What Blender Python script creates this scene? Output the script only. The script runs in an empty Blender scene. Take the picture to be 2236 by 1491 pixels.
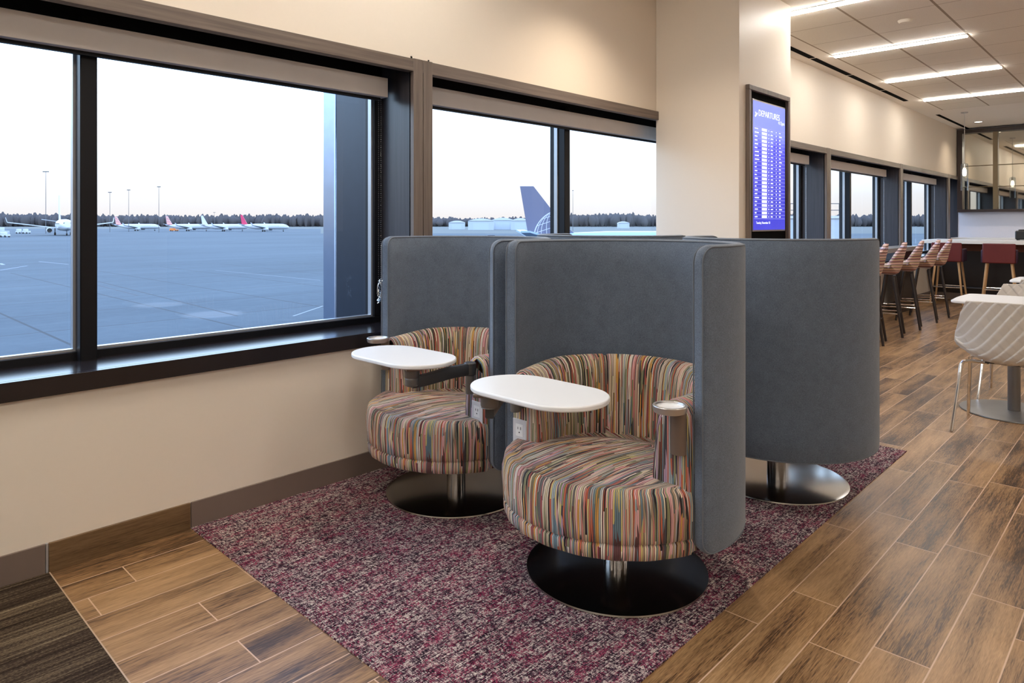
import bpy, bmesh, math, random
from mathutils import Vector, Matrix
random.seed(7)
PI = math.pi
C = bpy.context.scene.collection
SC = bpy.context.scene

# ------------------------------------------------------------------ camera
CAM_H = 1.27
HEAD = math.radians(43.8)                       # heading of the view, measured from +X (the window wall runs along X)
cam_d = bpy.data.cameras.new('camera'); cam = bpy.data.objects.new('camera', cam_d); C.objects.link(cam)
cam.location = (0, 0, CAM_H)
cam.rotation_euler = (PI/2, 0, HEAD - PI/2)
cam_d.sensor_width = 36.0
cam_d.lens = 36.0*1500.0/2236.0
cam_d.shift_y = -(745.5-485.0)/2236.0
cam_d.clip_start = 0.05; cam_d.clip_end = 6000
SC.camera = cam
FWD = Vector((math.cos(HEAD), math.sin(HEAD), 0)); RGT = Vector((math.sin(HEAD), -math.cos(HEAD), 0))

# ------------------------------------------------------------------ exposure
SC.view_settings.view_transform = 'Standard'
SC.view_settings.look = 'None'
SC.view_settings.gamma = 1
SC.view_settings.use_curve_mapping = False
SC.view_settings.exposure = 0.74

# ------------------------------------------------------------------ world: bright evening sky
SKY_STRENGTH = 1.0
W = bpy.data.worlds.new('world'); SC.world = W; W.use_nodes = True
nt = W.node_tree; nt.nodes.clear()
wo = nt.nodes.new('ShaderNodeOutputWorld'); bg = nt.nodes.new('ShaderNodeBackground')
tc = nt.nodes.new('ShaderNodeTexCoord'); sx = nt.nodes.new('ShaderNodeSeparateXYZ'); rp = nt.nodes.new('ShaderNodeValToRGB')
nt.links.new(tc.outputs['Generated'], sx.inputs[0]); nt.links.new(sx.outputs['Z'], rp.inputs[0])
cr = rp.color_ramp; cr.elements[0].position = 0.0; cr.elements[0].color = (.60, .55, .53, 1)
cr.elements[1].position = 1.0; cr.elements[1].color = (.5, .8, 1.7, 1)
for p, c in ((0.01, (.62, .58, .57)), (0.035, (.66, .65, .66)), (0.10, (.92, 1.08, 1.28)), (0.22, (1.9, 2.6, 3.4)), (0.45, (2.0, 2.7, 3.7)), (0.7, (1.0, 1.4, 2.3))):
    e = cr.elements.new(p); e.color = (*c, 1)
nt.links.new(rp.outputs[0], bg.inputs[0]); bg.inputs[1].default_value = SKY_STRENGTH
nt.links.new(bg.outputs[0], wo.inputs[0])

# ceiling lamp strengths (the linear fixtures are built further down)
STRIP = 38.0
STRIP_COL = (1.0, .955, .89)
DOWN_W = 14.0

# ------------------------------------------------------------------ node helpers
class NT:
    def __init__(s, name):
        s.m = bpy.data.materials.new(name); s.m.use_nodes = True
        s.t = s.m.node_tree; s.t.nodes.clear()
        s.out = s.n('ShaderNodeOutputMaterial'); s.b = s.n('ShaderNodeBsdfPrincipled')
        s.l(s.b.outputs[0], s.out.inputs[0])
    def n(s, k, **kw):
        x = s.t.nodes.new(k)
        for a, v in kw.items(): setattr(x, a, v)
        return x
    def l(s, a, b): s.t.links.new(a, b)
    def set(s, x, v):
        if hasattr(v, 'is_linked') or isinstance(v, bpy.types.NodeSocket): s.l(v, x)
        else: x.default_value = v
    def math(s, op, a, b=0.0, c=None, clamp=False):
        x = s.n('ShaderNodeMath', operation=op); x.use_clamp = clamp
        s.set(x.inputs[0], a); s.set(x.inputs[1], b)
        if c is not None: s.set(x.inputs[2], c)
        return x.outputs[0]
    def comb(s, x, y, z=0.0):
        c = s.n('ShaderNodeCombineXYZ'); s.set(c.inputs[0], x); s.set(c.inputs[1], y); s.set(c.inputs[2], z); return c.outputs[0]
    def sep(s, v):
        c = s.n('ShaderNodeSeparateXYZ'); s.l(v, c.inputs[0]); return c.outputs
    def obj(s): return s.n('ShaderNodeTexCoord').outputs['Object']
    def uv(s): return s.n('ShaderNodeTexCoord').outputs['UV']
    def wpos(s): return s.n('ShaderNodeNewGeometry').outputs['Position']
    def noise(s, v, scale, detail=2.0, rough=.5, dim='3D'):
        x = s.n('ShaderNodeTexNoise', noise_dimensions=dim); s.l(v, x.inputs['Vector'])
        x.inputs['Scale'].default_value = scale; x.inputs['Detail'].default_value = detail; x.inputs['Roughness'].default_value = rough
        return x.outputs[0]
    def white(s, v, dim='2D'):
        x = s.n('ShaderNodeTexWhiteNoise', noise_dimensions=dim)
        if dim == '1D': s.l(v, x.inputs['W'])
        else: s.l(v, x.inputs['Vector'])
        return x.outputs[0]
    def ramp(s, f, stops, interp='LINEAR'):
        x = s.n('ShaderNodeValToRGB'); r = x.color_ramp; r.interpolation = interp
        r.elements[0].position = stops[0][0]; r.elements[0].color = (*stops[0][1], 1)
        r.elements[1].position = stops[-1][0]; r.elements[1].color = (*stops[-1][1], 1)
        for p, c in stops[1:-1]:
            e = r.elements.new(p); e.color = (*c, 1)
        s.l(f, x.inputs[0]); return x.outputs[0]
    def mix(s, f, a, b, mode='MIX'):
        x = s.n('ShaderNodeMix', data_type='RGBA', blend_type=mode)
        s.set(x.inputs[0], f)
        for i, v in ((6, a), (7, b)):
            if isinstance(v, tuple): x.inputs[i].default_value = (*v, 1) if len(v) == 3 else v
            else: s.l(v, x.inputs[i])
        return x.outputs[2]
    def col(s, v):
        if isinstance(v, tuple): s.b.inputs['Base Color'].default_value = (*v, 1)
        else: s.l(v, s.b.inputs['Base Color'])
        return s
    def pr(s, rough=.5, metal=0.0, spec=.5, **kw):
        s.set(s.b.inputs['Roughness'], rough); s.b.inputs['Metallic'].default_value = metal
        s.b.inputs['Specular IOR Level'].default_value = spec
        for k, v in kw.items(): s.b.inputs[k.replace('_', ' ')].default_value = v
        return s
    def bump(s, h, strength=.3, dist=.002):
        x = s.n('ShaderNodeBump'); x.inputs['Strength'].default_value = strength; x.inputs['Distance'].default_value = dist
        s.l(h, x.inputs['Height']); s.l(x.outputs[0], s.b.inputs['Normal']); return s

def srgb(r, g, b):
    f = lambda c: (c/255/12.92) if c/255 <= .04045 else ((c/255+.055)/1.055)**2.4
    return (f(r), f(g), f(b))

def plain(name, col, rough=.5, metal=0.0, spec=.5, nscale=None, nstr=.1, ndist=.001, var=.06, **kw):
    m = NT(name); m.pr(rough, metal, spec, **kw)
    v = m.obj(); n = m.noise(v, nscale or 14.0, 3)
    f = m.math('MULTIPLY_ADD', n, var*2, 1-var)
    m.col(m.mix(1.0, col, m.comb(f, f, f), 'MULTIPLY'))
    if nscale: m.bump(m.noise(v, nscale*4, 2), nstr, ndist)
    return m.m

M = {}
M['paint'] = plain('wall_paint', srgb(236, 224, 208), .6, nscale=60, nstr=.05, var=.01)
M['column_paint'] = plain('column_paint', srgb(236, 224, 208), .45, nscale=60, nstr=.05, var=.01)
M['lav'] = plain('backsplash', srgb(205, 205, 215), .4, var=.03)
M['dark_panel'] = plain('dark_panel_wood', (.02, .013, .01), .35, var=.2)
M['sill'] = plain('sill_black', (.018, .014, .015), .18, spec=.42, var=.1)
M['frame'] = plain('window_frame_metal', (.008, .008, .010), .38, .1, spec=.25, var=.1)
M['bead'] = plain('glazing_bead', (.45, .47, .5), .3, .6)
M['fin'] = plain('exterior_fin_metal', (.016, .022, .036), .35, .4, var=.15)
M['fin2'] = plain('exterior_panel_metal', (.30, .36, .48), .22, .85, var=.1)
M['valance'] = plain('shade_valance', srgb(222, 214, 208), .5, var=.05)
M['chrome'] = plain('chrome', (.8, .8, .8), .12, 1.0, var=.02)
M['steel'] = plain('brushed_steel', (.50, .46, .42), .22, 1.0, var=.05)
M['disc'] = plain('dark_polished_steel', (.38, .36, .34), .17, 1.0, var=.05)
M['gunmetal'] = plain('gunmetal', (.075, .073, .073), .38, .5)
M['silver'] = plain('satin_silver', (.50, .47, .45), .35, .8)
M['taupe_metal'] = plain('taupe_metal', (.20, .15, .12), .4, .5)
M['white'] = plain('white_laminate', (.80, .80, .80), .35, var=.01)
M['shell'] = plain('white_shell_plastic', (.66, .62, .56), .42, var=.02)
M['plate'] = plain('outlet_plastic', (.62, .62, .64), .4, var=.02)
M['black'] = plain('black_plastic', (.006, .006, .006), .4)
M['void'] = plain('slot_black', (.004, .004, .004), .9, spec=.05)
M['grey_metal'] = plain('grey_painted_metal', (.19, .18, .17), .38, .6)
M['rubber_base'] = plain('taupe_vinyl', srgb(118, 102, 92), .5, var=.04)
M['walnut_leg'] = plain('dark_leg', (.022, .014, .012), .4)
M['oak'] = plain('oak_leg', srgb(190, 150, 105), .5, var=.15)
M['red'] = plain('red_upholstery', srgb(92, 16, 14), .6, var=.1)
M['purple'] = plain('purple_upholstery', srgb(48, 16, 44), .6, var=.1)
M['stone'] = plain('pale_quartz', srgb(232, 226, 218), .3, var=.03)
M['ledge'] = plain('grey_ledge', srgb(130, 125, 120), .35)
M['copper_wood'] = plain('reddish_wood', srgb(110, 60, 35), .4, var=.3)
M['dark_frame'] = plain('dark_mirror_frame', (.035, .02, .016), .35)
M['olive'] = plain('brass_grey', srgb(120, 105, 80), .4, .4)
M['ac_white'] = plain('aircraft_white', (.50, .51, .54), .35)
M['ac_grey'] = plain('aircraft_grey', (.42, .46, .52), .4)
M['ac_blue'] = plain('tail_blue', srgb(98, 98, 118), .4, var=.1)
M['ac_pale'] = plain('tail_pale', srgb(200, 200, 215), .4)
M['ac_pink'] = plain('tail_pink', srgb(205, 55, 95), .4)
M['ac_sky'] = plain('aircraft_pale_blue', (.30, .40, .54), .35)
M['tyre'] = plain('tyre', (.02, .02, .02), .7)
M['hangar'] = plain('hangar_metal', (.40, .43, .47), .5, var=.08)
M['roofm'] = plain('hangar_roof', (.50, .51, .54), .5)
M['mast'] = plain('mast_metal', (.10, .10, .11), .5)
M['orange'] = plain('orange_paint', srgb(235, 140, 70), .5)
M['railing'] = plain('railing', (.05, .06, .08), .5)

# grey wool-like fabric of the screens
m = NT('grey_felt'); v = m.obj(); n1 = m.noise(v, 330, 2); n2 = m.noise(v, 22, 3)
f = m.math('ADD', m.math('MULTIPLY', n1, .80), m.math('MULTIPLY', n2, .20))
m.col(m.ramp(f, [(.3, (.072, .092, .122)), (.7, (.152, .186, .240))])).pr(.88, 0, .25, Sheen_Weight=.25)
m.bump(n1, .35, .0012); M['felt'] = m.m
M['piping'] = plain('piping_grey', (.13, .145, .17), .8)

# striped cord upholstery: long thin random cells across u
def stripes(name, uscale, vscale, palette, dark=.95, rough=.8):
    m = NT(name); s = m.sep(m.uv())
    wob = m.noise(m.comb(m.math('MULTIPLY', s[0], 3), m.math('MULTIPLY', s[1], 9)), 1.0, 2)
    u = m.math('ADD', s[0], m.math('MULTIPLY', m.math('SUBTRACT', wob, .5), .004))
    col = m.math('FLOOR', m.math('MULTIPLY', u, uscale))
    vo = m.white(m.comb(col, 3.3))
    row = m.math('FLOOR', m.math('ADD', m.math('MULTIPLY', s[1], vscale), m.math('MULTIPLY', vo, 7.0)))
    r1 = m.white(m.comb(col, row))
    # wider colour families so neighbouring cords run in similar tones
    fam = m.noise(m.comb(m.math('MULTIPLY', u, uscale/14.0), m.math('MULTIPLY', s[1], vscale*.25)), 1.0, 2)
    k = m.math('FRACT', m.math('ADD', m.math('MULTIPLY', r1, .62), m.math('MULTIPLY', fam, 1.9)))
    stops = [(i/len(palette), c) for i, c in enumerate(palette)]
    c = m.ramp(k, stops, 'CONSTANT')
    fr = m.math('FRACT', m.math('MULTIPLY', u, uscale))
    edge = m.math('ABSOLUTE', m.math('SUBTRACT', fr, .5))          # .5 at the cord's edge
    e2 = m.math('SMOOTH_MIN', m.math('MULTIPLY', m.math('SUBTRACT', edge, .33), 6.0), 1.0, .1, True)
    e2 = m.math('MULTIPLY', e2, dark)
    c = m.mix(e2, c, (.010, .007, .006))
    m.col(c).pr(rough, 0, .3, Sheen_Weight=.15)
    h = m.math('SUBTRACT', 1.0, m.math('MULTIPLY', m.math('MULTIPLY', edge, edge), 4.0))
    m.bump(h, .8, .0022)
    return m.m
PAL = [tuple(min(.86, k*1.28) for k in srgb(*c)) for c in ((196, 176, 146), (150, 128, 104), (186, 120, 112), (96, 92, 88), (210, 196, 170), (128, 128, 92), (30, 24, 24), (178, 92, 66),
       (150, 158, 158), (206, 160, 158), (92, 58, 58), (96, 118, 128), (188, 172, 112), (168, 140, 158), (64, 60, 66), (214, 204, 190), (140, 60, 62), (110, 104, 76), (196, 144, 70), (36, 30, 30), (188, 168, 156))]
M['stripe'] = stripes('multicolour_cord_stripes', 165.0, 2.2, PAL)
PAL2 = [srgb(*c) for c in ((214, 182, 168), (200, 164, 152), (168, 124, 120), (206, 184, 148), (216, 190, 180), (184, 148, 142), (150, 104, 106), (206, 176, 170), (186, 170, 190))]
m = NT('stool_stripes'); s = m.sep(m.obj())
zz = m.math('ADD', s[2], m.math('MULTIPLY', m.noise(m.obj(), 9, 2), .012))
row = m.math('FLOOR', m.math('MULTIPLY', zz, 62.0)); r1 = m.white(row, '1D')
c = m.ramp(r1, [(i/len(PAL2), q) for i, q in enumerate(PAL2)], 'CONSTANT')
fr = m.math('FRACT', m.math('MULTIPLY', zz, 31.0))
c = m.mix(m.math('GREATER_THAN', fr, .80), c, (.045, .016, .020))
m.col(c).pr(.75, 0, .3); M['stool_stripe'] = m.m

# wood-look plank tile; planks run along X
SEAM_OFF = .062
def planks(name, floor=True, tone=1.0):
    m = NT(name); s = m.sep(m.wpos())
    Yp = .149; Lp = .905
    a = s[1] if floor else s[2]
    y = m.math('DIVIDE', m.math('SUBTRACT', a, m.math('ADD', .046, m.math('MULTIPLY', m.math('LESS_THAN', s[0], 1.13), SEAM_OFF)) if floor else -.02), Yp)
    row = m.math('FLOOR', y); fy = m.math('FRACT', y)
    off = m.white(m.comb(row, 1.7))
    x = m.math('DIVIDE', m.math('ADD', s[0], m.math('MULTIPLY', off, Lp)), Lp)
    ix = m.math('FLOOR', x); fx = m.math('FRACT', x)
    if not floor: ix = 3.0; row = 5.0
    pid = m.white(m.comb(row, ix)); pid2 = m.white(m.comb(ix, m.math('ADD', row, 9.1)))
    gx = m.math('ADD', m.math('MULTIPLY', s[0], 1.5), m.math('MULTIPLY', pid, 37.0)); gy = m.math('ADD', m.math('MULTIPLY', a, 11.0), m.math('MULTIPLY', pid2, 19.0))
    g = m.noise(m.comb(gx, gy, pid), 1.0, 5, .6)                       # broad cathedral figure
    g2 = m.noise(m.comb(m.math('MULTIPLY', s[0], 6.0), m.math('MULTIPLY', a, 150.0), pid), 1.0, 3, .6)
    g3 = m.noise(m.comb(m.math('MULTIPLY', s[0], 30.0), m.math('MULTIPLY', a, 420.0), pid), 1.0, 2, .5)
    t = m.math('ADD', m.math('MULTIPLY', g, .85), m.math('MULTIPLY', g2, .42))
    t = m.math('ADD', t, m.math('MULTIPLY', m.math('SUBTRACT', pid, .5), .14))
    t = m.math('ADD', t, m.math('MULTIPLY', m.math('SUBTRACT', g3, .5), .40))
    T = tone
    c = m.ramp(t, [(.42, tuple(T*k for k in srgb(54, 38, 24))), (.52, tuple(T*k for k in srgb(98, 71, 46))), (.61, tuple(T*k for k in srgb(140, 106, 70))), (.74, tuple(T*k for k in srgb(166, 130, 90))), (.92, tuple(T*k for k in srgb(190, 152, 110)))])
    ey = m.math('MULTIPLY', m.math('MINIMUM', fy, m.math('SUBTRACT', 1.0, fy)), Yp)
    ex = m.math('MULTIPLY', m.math('MINIMUM', fx, m.math('SUBTRACT', 1.0, fx)), Lp)
    gr = m.math('LESS_THAN', m.math('MINIMUM', ex, ey), .0021)
    if floor: c = m.mix(gr, c, srgb(205, 172, 145))
    m.col(c); m.pr(m.math('MULTIPLY_ADD', g2, .18, .30), 0, .45)
    m.bump(m.math('SUBTRACT', m.math('MULTIPLY', g2, .3), gr), .25, .001)
    return m.m
M['planks'] = planks('wood_look_plank_tile')
m = planks('wood_base_tile', False, .42); M['wood_base'] = m

# laminate of the window casings
def laminate(name, c1, c2, rough=.4, axis=0):
    m = NT(name); s = m.sep(m.obj())
    k = [60.0, 60.0, 60.0]; k[axis] = 2.0
    v = m.comb(m.math('MULTIPLY', s[0], k[0]), m.math('MULTIPLY', s[1], k[1]), m.math('MULTIPLY', s[2], k[2]))
    m.col(m.ramp(m.noise(v, 1.0, 4, .6), [(.3, c1), (.7, c2)])).pr(rough, 0, .5); return m.m
M['casing_h'] = laminate('casing_laminate_level', srgb(92, 80, 72), srgb(122, 108, 98), .38, 0)
M['casing_v'] = laminate('casing_laminate_upright', srgb(92, 80, 72), srgb(122, 108, 98), .38, 2)
M['jamb'] = laminate('jamb_laminate', (.030, .028, .034), (.050, .047, .055), .3, 2)

# magenta heathered carpet
m = NT('heathered_magenta_carpet'); p = m.wpos(); s = m.sep(p)
vo = m.n('ShaderNodeTexVoronoi', voronoi_dimensions='2D'); m.l(p, vo.inputs['Vector']); vo.inputs['Scale'].default_value = 235.0
vcol = m.sep(vo.outputs['Color'])
warp1 = m.noise(m.comb(m.math('MULTIPLY', s[0], 7.0), m.math('MULTIPLY', s[1], 75.0)), 1.0, 3, .6)
warp2 = m.noise(m.comb(m.math('MULTIPLY', s[0], 75.0), m.math('MULTIPLY', s[1], 9.0), 4.0), 1.0, 3, .6)
blot = m.noise(m.comb(m.math('MULTIPLY', s[0], 9.0), m.math('MULTIPLY', s[1], 22.0), 1.0), 1.0, 4, .65)
wv = m.math('MULTIPLY', m.math('SUBTRACT', m.noise(m.comb(m.math('MULTIPLY', s[0], 22.0), m.math('MULTIPLY', s[1], 200.0)), 1.0, 2, .6), .5), .95)
wv2 = m.math('MULTIPLY', m.math('SUBTRACT', m.noise(m.comb(m.math('MULTIPLY', s[0], 240.0), m.math('MULTIPLY', s[1], 22.0), 7.0), 1.0, 2, .6), .5), .65)
def yarn(u, w, off):
    rw = m.math('FLOOR', m.math('DIVIDE', u, .0058)); fr = m.math('FRACT', m.math('DIVIDE', u, .0058))
    dsh = m.math('FLOOR', m.math('ADD', m.math('DIVIDE', w, .0095), m.math('MULTIPLY', m.white(m.comb(rw, off)), 9.0)))
    return m.white(m.comb(rw, m.math('ADD', dsh, off))), m.math('SUBTRACT', 1.0, m.math('POWER', m.math('ABSOLUTE', m.math('MULTIPLY', m.math('SUBTRACT', fr, .5), 2.0)), 3.0))
jit = m.noise(p, 140.0, 2); ju = m.math('MULTIPLY', m.math('SUBTRACT', jit, .5), .006)
ya, fa = yarn(m.math('ADD', s[1], ju), s[0], 1.3); yb, fb = yarn(m.math('ADD', s[0], ju), s[1], 7.7)
sel = m.math('GREATER_THAN', m.noise(p, 210.0, 1), .52)
yy = m.math('ADD', m.math('MULTIPLY', ya, m.math('SUBTRACT', 1.0, sel)), m.math('MULTIPLY', yb, sel))
ff = m.math('ADD', m.math('MULTIPLY', fa, m.math('SUBTRACT', 1.0, sel)), m.math('MULTIPLY', fb, sel))
k = m.math('ADD', m.math('MULTIPLY', yy, .50), m.math('ADD', m.math('MULTIPLY', warp1, .46), m.math('MULTIPLY', warp2, .36)))
k = m.math('SUBTRACT', m.math('ADD', k, m.math('ADD', wv, wv2)), m.math('MULTIPLY', m.math('SUBTRACT', 1.0, ff), .22))
c = m.ramp(k, [(.40, srgb(34, 24, 32)), (.52, srgb(72, 50, 64)), (.62, srgb(112, 88, 96)), (.73, srgb(158, 138, 136)), (.84, srgb(212, 200, 188))])
mg = m.math('MULTIPLY', m.math('SUBTRACT', m.math('ADD', m.math('MULTIPLY', blot, 1.35), m.math('MULTIPLY', vcol[1], .45)), .90), 4.0, None, True)
c = m.mix(m.math('MULTIPLY', mg, m.math('MULTIPLY_ADD', ff, .55, .25)), c, m.ramp(vcol[2], [(0, srgb(96, 14, 50)), (.5, srgb(146, 30, 76)), (1, srgb(190, 84, 112))]))
m.col(c).pr(.95, 0, .1); m.bump(m.math('ADD', vo.outputs['Distance'], k), .8, .003); M['carpet'] = m.m

# striated grey-brown carpet
m = NT('striated_brown_carpet'); p = m.wpos(); s = m.sep(p)
a1 = m.noise(m.comb(m.math('MULTIPLY', s[0], 1.3), m.math('MULTIPLY', s[1], 75.0)), 1.0, 4, .7)
a2 = m.noise(m.comb(m.math('MULTIPLY', s[0], 120.0), m.math('MULTIPLY', s[1], 260.0)), 1.0, 2)
a3 = m.noise(m.comb(m.math('MULTIPLY', s[0], 1.0), m.math('MULTIPLY', s[1], 8.0)), 1.0, 2)
k = m.math('ADD', m.math('MULTIPLY', a1, .75), m.math('ADD', m.math('MULTIPLY', a2, .35), m.math('MULTIPLY', a3, .30)))
m.col(m.ramp(k, [(.56, srgb(30, 22, 18)), (.70, srgb(62, 50, 40)), (.82, srgb(108, 94, 74)), (.97, srgb(150, 136, 112))])).pr(.95, 0, .1); m.bump(k, .7, .003)
M['carpet_brown'] = m.m

# ceiling: lay-in tiles with a painted border
m = NT('ceiling_tile'); s = m.sep(m.wpos())
def line(c, o, p, w):
    f = m.math('FRACT', m.math('DIVIDE', m.math('SUBTRACT', c, o), p)); e = m.math('MULTIPLY', m.math('MINIMUM', f, m.math('SUBTRACT', 1.0, f)), p)
    return m.math('LESS_THAN', e, w)
ly = line(s[1], 1.38, .61, .010); lx = line(s[0], 7.65, .61, .0035)
inside = m.math('MULTIPLY', m.math('LESS_THAN', s[1], 2.606), m.math('LESS_THAN', s[0], 12.54))
g = m.math('MULTIPLY', m.math('MAXIMUM', ly, lx), inside)
n = m.noise(m.wpos(), 180, 2)
base = m.mix(m.math('MULTIPLY', inside, .7), srgb(246, 238, 226), m.ramp(n, [(.3, srgb(228, 220, 204)), (.7, srgb(244, 238, 224))]))
m.col(m.mix(g, base, srgb(165, 148, 126))).pr(.7, 0, .3); m.bump(n, .15, .001); M['ceiling'] = m.m

# glass
m = bpy.data.materials.new('window_glass'); m.use_nodes = True; t = m.node_tree; t.nodes.clear()
o = t.nodes.new('ShaderNodeOutputMaterial'); mx = t.nodes.new('ShaderNodeMixShader'); tr = t.nodes.new('ShaderNodeBsdfTransparent'); gl = t.nodes.new('ShaderNodeBsdfGlossy'); fr = t.nodes.new('ShaderNodeFresnel')
fr.inputs[0].default_value = 1.45; tr.inputs[0].default_value = (.93, .97, 1.0, 1); gl.inputs['Roughness'].default_value = 0.0; gl.inputs[0].default_value = (.8, .85, .9, 1)
sc_ = t.nodes.new('ShaderNodeMath'); sc_.operation = 'MULTIPLY'; sc_.inputs[1].default_value = .55
t.links.new(fr.outputs[0], sc_.inputs[0]); t.links.new(sc_.outputs[0], mx.inputs[0]); t.links.new(tr.outputs[0], mx.inputs[1]); t.links.new(gl.outputs[0], mx.inputs[2]); t.links.new(mx.outputs[0], o.inputs[0])
M['glass'] = m
M['glass2'] = m.copy(); M['glass2'].name = 'pendant_glass'
M['mirror'] = plain('mirror_silver', (.62, .60, .52), .03, 1.0, var=.01)

def emis(name, col, s):
    m = bpy.data.materials.new(name); m.use_nodes = True; t = m.node_tree; t.nodes.clear()
    o = t.nodes.new('ShaderNodeOutputMaterial'); e = t.nodes.new('ShaderNodeEmission'); e.inputs[0].default_value = (*col, 1); e.inputs[1].default_value = s
    t.links.new(e.outputs[0], o.inputs[0]); return m
M['strip'] = emis('strip_diffuser', STRIP_COL, STRIP)
M['lampglow'] = emis('lamp_glow', (1, .85, .65), 6)
M['scr_text'] = emis('screen_white', (.85, .88, 1.0), 1.0)
M['scr_row'] = emis('screen_row_line', (.30, .30, .85), 1.0)
m = NT('departures_screen'); s = m.sep(m.obj())
f = m.math('ADD', m.math('MULTIPLY', s[2], .9), m.math('MULTIPLY', m.noise(m.obj(), 5, 2), .25))
c = m.ramp(f, [(.0, (.07, .07, .62)), (.45, (.035, .035, .42)), (.9, (.06, .06, .55)), (1.05/1.05, (.16, .20, .85))])
m.b.inputs['Base Color'].default_value = (0, 0, 0, 1); m.l(c, m.b.inputs['Emission Color']); m.b.inputs['Emission Strength'].default_value = 1.0; m.pr(.3); M['screen'] = m.m

# tarmac: slabs, joints, tyre marks, pale patches
m = NT('tarmac'); p = m.wpos(); s = m.sep(p)
nb = m.noise(p, .02, 4, .6); nf = m.noise(p, 1.2, 4, .6)
st = m.noise(m.comb(m.math('MULTIPLY', s[0], .02), m.math('MULTIPLY', s[1], .25)), 1.0, 3)
k = m.math('ADD', m.math('MULTIPLY', nb, .5), m.math('ADD', m.math('MULTIPLY', nf, .2), m.math('MULTIPLY', st, .3)))
c = m.ramp(k, [(.36, (.017, .030, .042)), (.47, (.029, .046, .062)), (.56, (.040, .060, .077)), (.68, (.060, .082, .098))])
def seam(cx, o, per, w):
    f = m.math('FRACT', m.math('DIVIDE', m.math('SUBTRACT', cx, o), per)); e = m.math('MULTIPLY', m.math('MINIMUM', f, m.math('SUBTRACT', 1.0, f)), per)
    return m.math('LESS_THAN', e, w)
near = m.math('LESS_THAN', s[1], 90.0)
sm = m.math('MULTIPLY', m.math('MAXIMUM', seam(s[0], 1.0, 7.5, .075), seam(s[1], 3.0, 7.5, .075)), near)
c = m.mix(m.math('MULTIPLY', sm, .85), c, (.008, .010, .014))
TP = []
M['_tarmac'] = (m, c, s, p)

# stripes of the tail fins, autumn tree belt
m = NT('tail_stripes'); s = m.sep(m.obj()); f = m.math('FRACT', m.math('MULTIPLY', m.math('ADD', s[2], m.math('MULTIPLY', s[0], -.12)), 1.05))
m.col(m.mix(m.math('GREATER_THAN', f, .5), (.72, .74, .80), srgb(205, 60, 80))).pr(.4); M['tail_stripes'] = m.m
M['trees'] = plain('distant_trees', srgb(84, 80, 80), .95, spec=.1, var=.5)
M['grass'] = plain('airfield_grass', srgb(88, 90, 84), .9, var=.2)

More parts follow.
